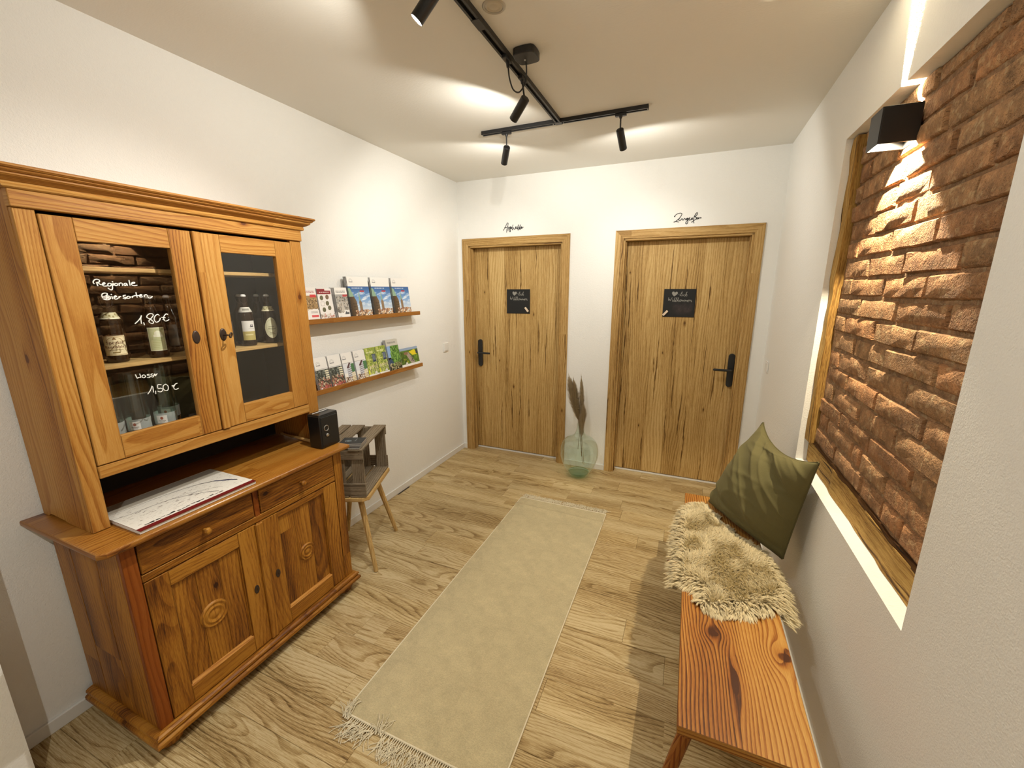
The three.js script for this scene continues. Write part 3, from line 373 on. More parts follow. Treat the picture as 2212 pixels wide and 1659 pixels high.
  // handwriting in white marker on the left pane
  const pen = (corners, w, h, r, strokes) => { const map = ([a, b]) => { const s = a / w, t = b / h, k = [0, 1].map((i) => (corners[0][i] * (1 - s) + corners[1][i] * s) * (1 - t) + (corners[2][i] * (1 - s) + corners[3][i] * s) * t); return V3(Xu - 0.007, k[0], k[1]); }; return strokes.map((s) => { const p = []; for (let i = 0; i < s.length; i += 2) p.push(map([s[i], s[i + 1]])); if (p.length === 1) { const g = new THREE.SphereGeometry(r * 1.25, 8, 6); g.translate(p[0].x, p[0].y, p[0].z); return g; } return tube(p, r, Math.max(8, p.length * 4), 6); }); };
  const cA = [[1.6561, 2.8423], [1.6624, 2.6569], [1.5514, 2.8606], [1.5442, 2.6765]];
  part(gl, 'marker_lettering', merge(pen(cA, 2212, 1106, 0.00165, [
    [180, 345, 150, 290, 190, 215, 260, 195, 330, 230, 325, 280, 250, 300], [245, 290, 285, 410], [280, 300, 340, 350, 390, 380], [400, 370, 500, 330, 470, 300, 420, 350, 440, 400, 500, 415, 570, 405],
    [690, 340, 620, 320, 580, 360, 600, 410, 670, 400, 700, 330, 725, 470, 700, 535, 640, 520, 590, 470], [740, 310, 760, 400], [725, 275], [840, 320, 795, 340, 800, 390, 850, 400, 885, 360, 840, 320], [925, 310, 935, 405], [930, 350, 980, 310, 1020, 330, 1040, 405],
    [1160, 320, 1100, 330, 1085, 380, 1130, 400, 1170, 330, 1195, 405], [1240, 220, 1280, 395], [1330, 340, 1440, 310, 1400, 290, 1330, 320, 1340, 380, 1420, 400, 1520, 380],
    [430, 790, 400, 720, 420, 660, 510, 635, 570, 665, 530, 715], [520, 700, 540, 780, 530, 830], [530, 720, 640, 745, 655, 810, 580, 850, 450, 830], [700, 730, 730, 825], [690, 680], [770, 775, 850, 745, 820, 720, 770, 760, 790, 820, 850, 830, 910, 785], [920, 740, 930, 790, 950, 745, 990, 745],
    [1140, 700, 1060, 720, 1070, 760, 1150, 780, 1130, 820, 1050, 800], [1230, 730, 1180, 760, 1190, 805, 1250, 800, 1290, 760, 1230, 730], [1345, 730, 1355, 785, 1370, 740, 1440, 720], [1470, 605, 1510, 775], [1420, 718, 1590, 715], [1600, 730, 1670, 700, 1640, 680, 1590, 720, 1610, 765, 1700, 755], [1755, 690, 1760, 760], [1760, 720, 1810, 680, 1860, 720, 1890, 780, 1960, 795, 2040, 735]])), M.ink);
  part(gl, 'marker_price', merge([...pen([[1.5478, 2.7681], [1.5419, 2.6191], [1.4652, 2.7822], [1.4511, 2.6339]], 2212, 1106, 0.0015, [[410, 690, 560, 540, 650, 400, 680, 320, 650, 450, 675, 690], [765, 630, 805, 750], [1060, 490, 900, 410, 960, 290, 1110, 250, 1180, 310, 1060, 490, 990, 570, 1040, 650, 1150, 680, 1200, 630, 1060, 500], [1450, 330, 1380, 285, 1280, 340, 1220, 480, 1270, 600, 1340, 625, 1450, 560, 1495, 440], [1840, 290, 1770, 265, 1680, 340, 1640, 460, 1680, 550, 1760, 575, 1850, 540, 1900, 500], [1540, 415, 1730, 430], [1600, 505, 1690, 495]]),
    ...pen([[1.3494, 2.7893], [1.3207, 2.6243], [1.2489, 2.8064], [1.2089, 2.6423]], 2212, 1198, 0.0014, [[210, 260, 295, 415, 330, 370, 410, 380, 370, 225], [540, 270, 470, 300, 470, 360, 540, 390, 590, 330, 550, 275, 605, 350], [740, 250, 660, 265, 680, 300, 770, 330, 740, 380, 650, 380], [870, 230, 800, 255, 820, 290, 900, 310, 880, 360, 800, 340], [900, 300, 970, 250, 930, 240, 930, 290, 1000, 310], [975, 300, 1050, 220], [680, 1040, 790, 870, 850, 710, 905, 970], [980, 905, 990, 1030], [1210, 665, 1070, 670, 1085, 820, 1190, 800, 1270, 850, 1230, 930, 1150, 950, 1070, 920], [1390, 640, 1300, 700, 1290, 820, 1370, 900, 1460, 890, 1500, 800, 1470, 700, 1390, 640], [1880, 600, 1780, 650, 1720, 750, 1760, 840, 1850, 845, 1930, 800], [1640, 710, 1780, 690], [1670, 745, 1750, 740]])]), M.ink);
}
// ---------------------------------------------------------------- bottles and glasses inside the dresser
const bottleGlass = phys({ color: new THREE.Color(0.018, 0.008, 0.003), roughness: 0.08, specularIntensity: 1 });
const labels = {
  cream: canvasTex(256, 256, (g, w, h) => { g.fillStyle = '#e9dcb4'; g.fillRect(0, 0, w, h); g.strokeStyle = '#8a6a35'; g.lineWidth = 5; g.strokeRect(10, 10, w - 20, h - 20); g.beginPath(); g.arc(128, 120, 100, Math.PI * 1.1, Math.PI * 1.9); g.stroke(); g.fillStyle = '#7a5a2a'; g.beginPath(); g.moveTo(128, 18); g.lineTo(152, 50); g.lineTo(104, 50); g.fill(); g.fillStyle = '#5a2d12'; g.font = 'bold 50px serif'; g.textAlign = 'center'; g.fillText('Spezial', 128, 108); g.font = 'bold 46px serif'; g.fillText('Rauchbier', 128, 160); g.fillStyle = '#8a7440'; g.fillRect(50, 180, 156, 6); g.fillRect(90, 210, 76, 16); }),
  green: canvasTex(192, 256, (g, w, h) => { g.fillStyle = '#c3c79a'; g.fillRect(0, 0, w, h); g.strokeStyle = '#e6e8cc'; g.lineWidth = 8; g.strokeRect(4, 4, w - 8, h - 8); g.fillStyle = '#eef0d8'; g.beginPath(); g.arc(110, 70, 36, 0, 7); g.fill(); g.fillRect(60, 80, 100, 24); g.fillStyle = '#a9ae7c'; for (let i = 0; i < 6; i++) g.fillRect(40, 125 + i * 18, 110 - i * 9, 5); }),
  white: canvasTex(192, 256, (g, w, h) => { g.fillStyle = '#e4e2dc'; g.fillRect(0, 0, w, h); g.fillStyle = '#b7a964'; g.fillRect(0, 138, w, 118); g.fillStyle = '#2b2a38'; g.fillRect(112, 76, 56, 8); g.fillRect(122, 50, 40, 26); g.fillStyle = '#e4e2dc'; g.beginPath(); g.arc(144, 62, 9, 0, 7); g.fill(); g.fillStyle = '#8f8d88'; g.fillRect(90, 104, 90, 4); g.fillStyle = '#d8cf9c'; g.fillRect(40, 172, 110, 18); }),
  oval: canvasTex(192, 256, (g, w, h) => { g.fillStyle = '#d8d6b4'; g.fillRect(0, 0, w, h); g.strokeStyle = '#b9b78e'; g.lineWidth = 5; g.beginPath(); g.ellipse(96, 110, 70, 80, 0, 0, 7); g.stroke(); g.fillStyle = '#5d5a34'; g.font = 'bold 30px serif'; g.textAlign = 'center'; g.fillText('Weizen', 100, 150); g.fillRect(56, 108, 80, 5); g.fillRect(64, 186, 64, 5); g.fillRect(60, 202, 76, 7); }),
  grey: canvasTex(64, 64, (g, w, h) => { g.fillStyle = '#77736a'; g.fillRect(0, 0, w, h); }), neck: canvasTex(128, 64, (g, w, h) => { g.fillStyle = '#d9d6cb'; g.fillRect(0, 0, w, h); g.fillStyle = '#8d8a7d'; g.fillRect(40, 18, 46, 26); g.fillRect(0, 54, w, 4); }), collar: canvasTex(128, 64, (g, w, h) => { g.fillStyle = '#c9c29a'; g.fillRect(0, 0, w, h); g.fillStyle = '#8d7f4a'; for (let i = 0; i < 9; i++) g.fillRect(6 + i * 14, 12 + (i % 3) * 10, 8, 18); g.fillStyle = '#efe9cf'; g.fillRect(0, 52, w, 8); }),
};
const labelM = {}; for (const k in labels) labelM[k] = std({ map: labels[k], roughness: 0.6 });
const bottleShape = lathe([[0, 0.002], [0.027, 0], [0.0305, 0.004], [0.031, 0.012], [0.031, 0.128], [0.029, 0.142], [0.022, 0.16], [0.0155, 0.176], [0.0128, 0.19], [0.0122, 0.205], [0.0142, 0.208], [0.0142, 0.214], [0.0118, 0.216], [0, 0.216]], 28);
const capShape = merge([lathe([[0, 0.2155], [0.0095, 0.2155], [0.0115, 0.219], [0.0105, 0.224], [0.006, 0.2275], [0, 0.228]], 18)]);
const wireShape = merge([bar(V3(-0.018, 0.222, 0), V3(0.018, 0.222, 0), 0.0009, 0.0009, 6), tube([V3(-0.0175, 0.222, 0), V3(-0.0155, 0.207, 0.003), V3(-0.013, 0.196, 0.009), V3(0, 0.187, 0.0142), V3(0.013, 0.196, 0.009), V3(0.0155, 0.207, 0.003), V3(0.0175, 0.222, 0)], 0.0006, 30, 5)]);
const labelArc = (r0, r1, y0, y1, arc, th) => { const g = new THREE.CylinderGeometry(r1, r0, y1 - y0, 20, 1, true, th - arc / 2, arc); g.translate(0, (y0 + y1) / 2, 0); return g; };
function bottle(x, z, y, label, kind, neck, o = {}) {
  const t = thing('beer_bottle', label, 'bottle', [x, y, z], o.group); t.rotation.y = o.turn ?? 0;
  local(t, 'bottle_body', bottleShape, bottleGlass); const th = 1.15;
  if (kind === 'oval') { const s = new THREE.Shape(); s.absellipse(0, 0, 0.7, 0.048, 0, Math.PI * 2); const g = new THREE.ShapeGeometry(s, 24), p = g.attributes.position, uv = g.attributes.uv; const q = []; const gg = new THREE.BufferGeometry(); const P = [], U = [], I = []; const nr = 8, na = 32; for (let i = 0; i <= nr; i++) for (let j = 0; j <= na; j++) { const a = j / na * 2 * Math.PI, rr = i / nr, u = Math.cos(a) * rr * (Math.sin(a) > 0 ? 1 - 0.25 * Math.sin(a) : 1), v = Math.sin(a) * rr, an = th + u * 0.95; P.push(Math.sin(an) * 0.0314, 0.073 + v * 0.048, Math.cos(an) * 0.0314); U.push(0.5 + u / 2, 0.5 + v / 2); } for (let i = 0; i < nr; i++) for (let j = 0; j < na; j++) { const a = i * (na + 1) + j, b = a + na + 1; I.push(a, b, a + 1, b, b + 1, a + 1); } gg.setAttribute('position', new THREE.Float32BufferAttribute(P, 3)); gg.setAttribute('uv', new THREE.Float32BufferAttribute(U, 2)); gg.setIndex(I); gg.computeVertexNormals(); local(t, 'bottle_label', gg, labelM.oval, 'oval cream label'); }
  else if (kind) local(t, 'bottle_label', labelArc(0.0314, 0.0314, 0.026, kind === 'cream' ? 0.094 : 0.112, o.arc ?? 2.1, th + (o.off ?? 0)), labelM[kind]);
  if (neck) local(t, 'neck_label', labelArc(0.0272, 0.0174, 0.15, 0.172, 3.6, th), labelM[neck]);
  local(t, 'stopper', capShape, M.white); const w = local(t, 'wire', wireShape, M.iron); w.rotation.y = 1.0; return t;
}
{
  const y = 1.3585, f = 0.215, b = 0.115;
  bottle(f, 2.763, y, 'brown bottle with cream label in old lettering, behind the left pane', 'cream', 'collar');
  bottle(f, 2.637, y, 'brown bottle with plain pale green label, behind the left pane', 'green', null, { arc: 1.7 });
  bottle(f, 2.382, y, 'brown bottle half hidden by the right glass door stile', 'grey', 'neck', { arc: 1.2 });
  bottle(f, 2.283, y, 'brown bottle with white and olive label, behind the right pane', 'white', 'neck', { arc: 1.7 });
  bottle(f, 2.172, y, 'brown bottle with oval cream label, behind the right pane', 'oval', 'collar');
  const rear = bottle(b, 2.715, y, 'unlit brown bottle in the rear row behind the left pane', 'grey', null, { group: 'rear row of bottles', arc: 1.0 });
  for (const [z, l] of [[2.6, 0], [2.53, 0], [2.235, 1], [2.33, 1], [2.15, 1]]) { const c = rear.clone(); c.name = numbered('beer_bottle'); c.position.z = z; c.userData = { ...rear.userData, label: l ? 'unlit brown bottle in the rear row behind the right pane' : rear.userData.label }; scene.add(c); }
  // tall beer glasses on the cupboard floor
  const glassM = phys({ color: new THREE.Color(0.93, 0.97, 0.95), transmission: 1, thickness: 0, roughness: 0.02, ior: 1.5 }), baseM = phys({ color: new THREE.Color(0.55, 0.72, 0.62), transmission: 0.75, thickness: 0, roughness: 0.1 });
  const logo = canvasTex(128, 96, (g, w, h) => { g.clearRect(0, 0, w, h); g.fillStyle = '#efece4'; g.fillRect(0, 0, w, h); g.fillStyle = '#a8563c'; g.beginPath(); g.arc(64, 34, 18, 0, 7); g.fill(); g.fillStyle = '#9a8f86'; g.fillRect(20, 62, 88, 8); g.fillRect(34, 78, 60, 5); });
  const logoM = std({ map: logo, roughness: 0.5 }), frostM = phys({ color: new THREE.Color(0.8, 0.86, 0.82), roughness: 0.35, transmission: 0.55, thickness: 0 });
  const G = [[0.215, 2.742, 'tall beer glass with a printed badge, directly below the cream-labelled bottle'], [0.215, 2.657, 'tall beer glass with a printed badge, below the pale green bottle label'], [0.2, 2.815, 'tall beer glass partly hidden by the left door stile'], [0.13, 2.6, 'tall beer glass at the right edge of the left pane'], [0.2, 2.4, 'tall beer glass just showing at the lower left of the right pane']];
  G.forEach(([x, z, l]) => {
    const t = thing('beer_glass', l, 'glass', [x, 1.0505, z], 'beer glasses in the dresser');
    local(t, 'glass_wall', lathe([[0.031, 0.012], [0.034, 0.06], [0.0345, 0.12], [0.033, 0.2], [0.0325, 0.262], [0.0312, 0.262], [0.0318, 0.2], [0.0332, 0.12], [0.0328, 0.06], [0.03, 0.016]], 28), glassM);
    local(t, 'glass_base', lathe([[0, 0], [0.03, 0], [0.0315, 0.004], [0.031, 0.0155], [0, 0.0155]], 24), baseM, 'thick greenish base');
    local(t, 'frosted_band', labelArc(0.0343, 0.0348, 0.055, 0.098, 5.0, 1.1), frostM, 'frosted band round the glass'); local(t, 'glass_badge', labelArc(0.0349, 0.0352, 0.06, 0.09, 0.95, 0.75), logoM, 'printed badge');
  });
}
// ---------------------------------------------------------------- on the worktop
{
  const t = thing('picture_book', 'large flat book with a snowy bare-branch photograph and maroon edge, lying on the worktop', 'book', [0.345, 0.836, 2.722]);
  const cover = canvasTex(1024, 704, (g, w, h) => {
    const r = rng(5); g.fillStyle = '#e6e2d8'; g.fillRect(0, 0, w, h);
    const gr = g.createLinearGradient(0, 0, 0, h); gr.addColorStop(0, '#8d867a'); gr.addColorStop(0.24, '#a39b8d'); gr.addColorStop(0.27, '#dcd7cc'); gr.addColorStop(1, '#ece8df'); g.fillStyle = gr; g.fillRect(0, 0, w, h);
    for (let i = 0; i < 900; i++) { g.fillStyle = r() < 0.7 ? 'rgba(120,105,88,0.25)' : 'rgba(60,45,35,0.4)'; g.fillRect(r() * w, h * 0.25 + r() * h * 0.6, 3 + r() * 26, 1 + r() * 3); }
    for (let i = 0; i < 26; i++) { g.fillStyle = 'rgba(70,45,35,0.75)'; g.fillRect(60 + r() * w * 0.62, h * (0.4 + 0.36 * r()), 10 + r() * 34, 3 + r() * 6); }
    const br = (pts, lw) => { g.strokeStyle = '#2c2024'; g.lineCap = 'round'; for (let i = 0; i + 1 < pts.length; i++) { g.lineWidth = lw[i]; g.beginPath(); g.moveTo(...pts[i]); g.lineTo(...pts[i + 1]); g.stroke(); } };
    br([[0, 190], [140, 200], [300, 205], [470, 215], [620, 235], [740, 270], [840, 330], [920, 420], [960, 500]], [4, 4, 5, 6, 8, 12, 18, 20]); g.strokeStyle = '#1c1c4a'; g.lineWidth = 16; g.beginPath(); g.moveTo(850, 330); g.lineTo(950, 480); g.stroke();
    br([[0, 300], [120, 330], [280, 330], [430, 350], [560, 420], [660, 500], [720, 580]], [4, 5, 5, 6, 7, 9]); br([[430, 350], [560, 360], [640, 430], [700, 470]], [3, 3, 3]); br([[560, 420], [640, 400], [740, 470], [800, 520]], [3, 3, 4]);
    for (let i = 0; i < 16; i++) { g.fillStyle = i % 3 ? '#2a2626' : '#77706a'; g.fillRect(70 + i * 42, h * (0.85 + 0.035 * r()), 20 + r() * 24, 8 + r() * 16); }
    g.fillStyle = '#6e1f1c'; g.fillRect(0, h * 0.925, w, h * 0.075); g.fillStyle = '#cfc9be'; g.fillRect(0, 0, w, 6);
  });
  // page block, then a printed cover board
  part(t, 'page_block', span(0.2, 0.484, 0.8362, 0.847, 2.524, 2.918, 'z', 0.001), M.paper);
  const g = new THREE.BoxGeometry(0.394, 0.002, 0.29); const uv = g.attributes.uv, p = g.attributes.position, n = g.attributes.normal; for (let i = 0; i < uv.count; i++) if (Math.abs(n.getY(i)) < 0.5) uv.setXY(i, 0.5, 0.02); g.rotateY(Math.PI / 2); g.translate(0.342, 0.848, 2.721);
  part(t, 'cover', g, std({ map: cover, roughness: 0.35 }));
}
{
  const t = thing('cash_box', 'black metal cash box with ring lock standing on the right end of the worktop', 'cash box', [0.402, 0.836, 2.089]);
  part(t, 'box_body', merge([span(0.36, 0.44, 0.8365, 1.004, 2.03, 2.148, 'y', 0.006), span(0.362, 0.4385, 0.998, 1.009, 2.032, 2.146, 'y', 0.004)]), M.blackGloss);
  part(t, 'box_door', span(0.436, 0.4435, 0.846, 0.996, 2.038, 2.14, 'y', 0.003), M.blackGloss);
  const ring = new THREE.TorusGeometry(0.0135, 0.0018, 8, 28); ring.rotateY(Math.PI / 2); ring.translate(0.4445, 0.938, 2.113); part(t, 'lock_ring', ring, M.steel);
  const kn = lathe([[0, 0], [0.009, 0], [0.009, 0.004], [0.0075, 0.008], [0, 0.009]], 6).rotateZ(-Math.PI / 2); kn.translate(0.443, 0.902, 2.112); part(t, 'lock_knob', kn, M.steel);
  part(t, 'coin_slot', span(0.383, 0.3865, 1.0085, 1.0105, 2.048, 2.135, 'z', 0.0005), M.white, 'white rim of the coin slot'); part(t, 'slot_plate', span(0.389, 0.405, 1.0085, 1.0095, 2.055, 2.125, 'z', 0.0005), M.black);
}
{
  const t = thing('driftwood_stick', 'pale wooden stick lying on the worktop behind the cash box', 'stick', [0.22, 0.846, 2.1]);
  const pts = [V3(0.095, 0.856, 2.094), V3(0.14, 0.853, 2.098), V3(0.185, 0.851, 2.096), V3(0.24, 0.849, 2.099), V3(0.3, 0.8475, 2.102), V3(0.355, 0.8475, 2.104)];
  const g = tube(pts, 0.0085, 30, 9), p = g.attributes.position; for (let i = 0; i < p.count; i++) { const k = Math.floor(i / 10) / 30, c = new THREE.CatmullRomCurve3(pts, false, 'centripetal').getPointAt(k), s = 0.55 + 0.5 * k + 0.12 * vn(k * 18, 3) + (k > 0.27 && k < 0.33 ? 0.22 : 0); p.setXYZ(i, lerp(c.x, p.getX(i), s), lerp(c.y, p.getY(i), s), lerp(c.z, p.getZ(i), s)); } g.computeVertexNormals();
  const tip = new THREE.SphereGeometry(0.0055, 8, 6); tip.translate(0.095, 0.855, 2.094); part(t, 'stick_wood', grain(merge([g, tip]), 'x'), woodMat(tStool, { roughness: 0.8, color: new THREE.Color(0.95, 0.85, 0.75) }));
}
// ---------------------------------------------------------------- picture ledges and brochures
const ledgeZ0 = 0.785, ledgeZ1 = 1.95;
function ledge(y, label) { const t = thing('picture_ledge', label, 'shelf', [0, y, (ledgeZ0 + ledgeZ1) / 2]); part(t, 'ledge_board', span(0.0005, 0.088, y - 0.02, y - 0.004, ledgeZ0, ledgeZ1, 'z', 0.002), M.ledge); part(t, 'ledge_lip', span(0.079, 0.092, y - 0.022, y + 0.006, ledgeZ0, ledgeZ1, 'z', 0.002), M.ledge); part(t, 'back_strip', span(0.0005, 0.012, y - 0.004, y + 0.02, ledgeZ0 + 0.01, ledgeZ1, 'z', 0.002), M.ledge); return t; }
ledge(1.435, 'upper narrow brown wooden ledge holding brochures on the left wall'); ledge(1.022, 'lower narrow brown wooden ledge holding brochures on the left wall');
const scrawl = (g, x, y, w, h, n, col, r) => { g.fillStyle = col; for (let i = 0; i < n; i++) { let a = x; while (a < x + w) { const k = 3 + r() * h * 2.2; g.fillRect(a, y + i * h * 1.7, Math.min(k, x + w - a), h); a += k + h * 0.6; } } };
const seal = (g, x, y, r) => { g.strokeStyle = '#8e9093'; g.lineWidth = 2; g.beginPath(); g.arc(x, y, r, Math.PI * 0.9, Math.PI * 2.1); g.stroke(); g.beginPath(); g.arc(x, y + r * 0.1, r * 0.7, Math.PI, Math.PI * 2); g.stroke(); g.fillStyle = '#8e9093'; g.fillRect(x - r, y + r * 0.15, r * 2, r * 0.3); };
const crowdPic = (g, x, y, w, h, cols, n, r, s = 10) => { for (let i = 0; i < n; i++) { g.fillStyle = cols[Math.floor(r() * cols.length)]; g.fillRect(x + r() * w, y + r() * h, s * (0.4 + r()), s * (0.6 + 1.4 * r())); } };
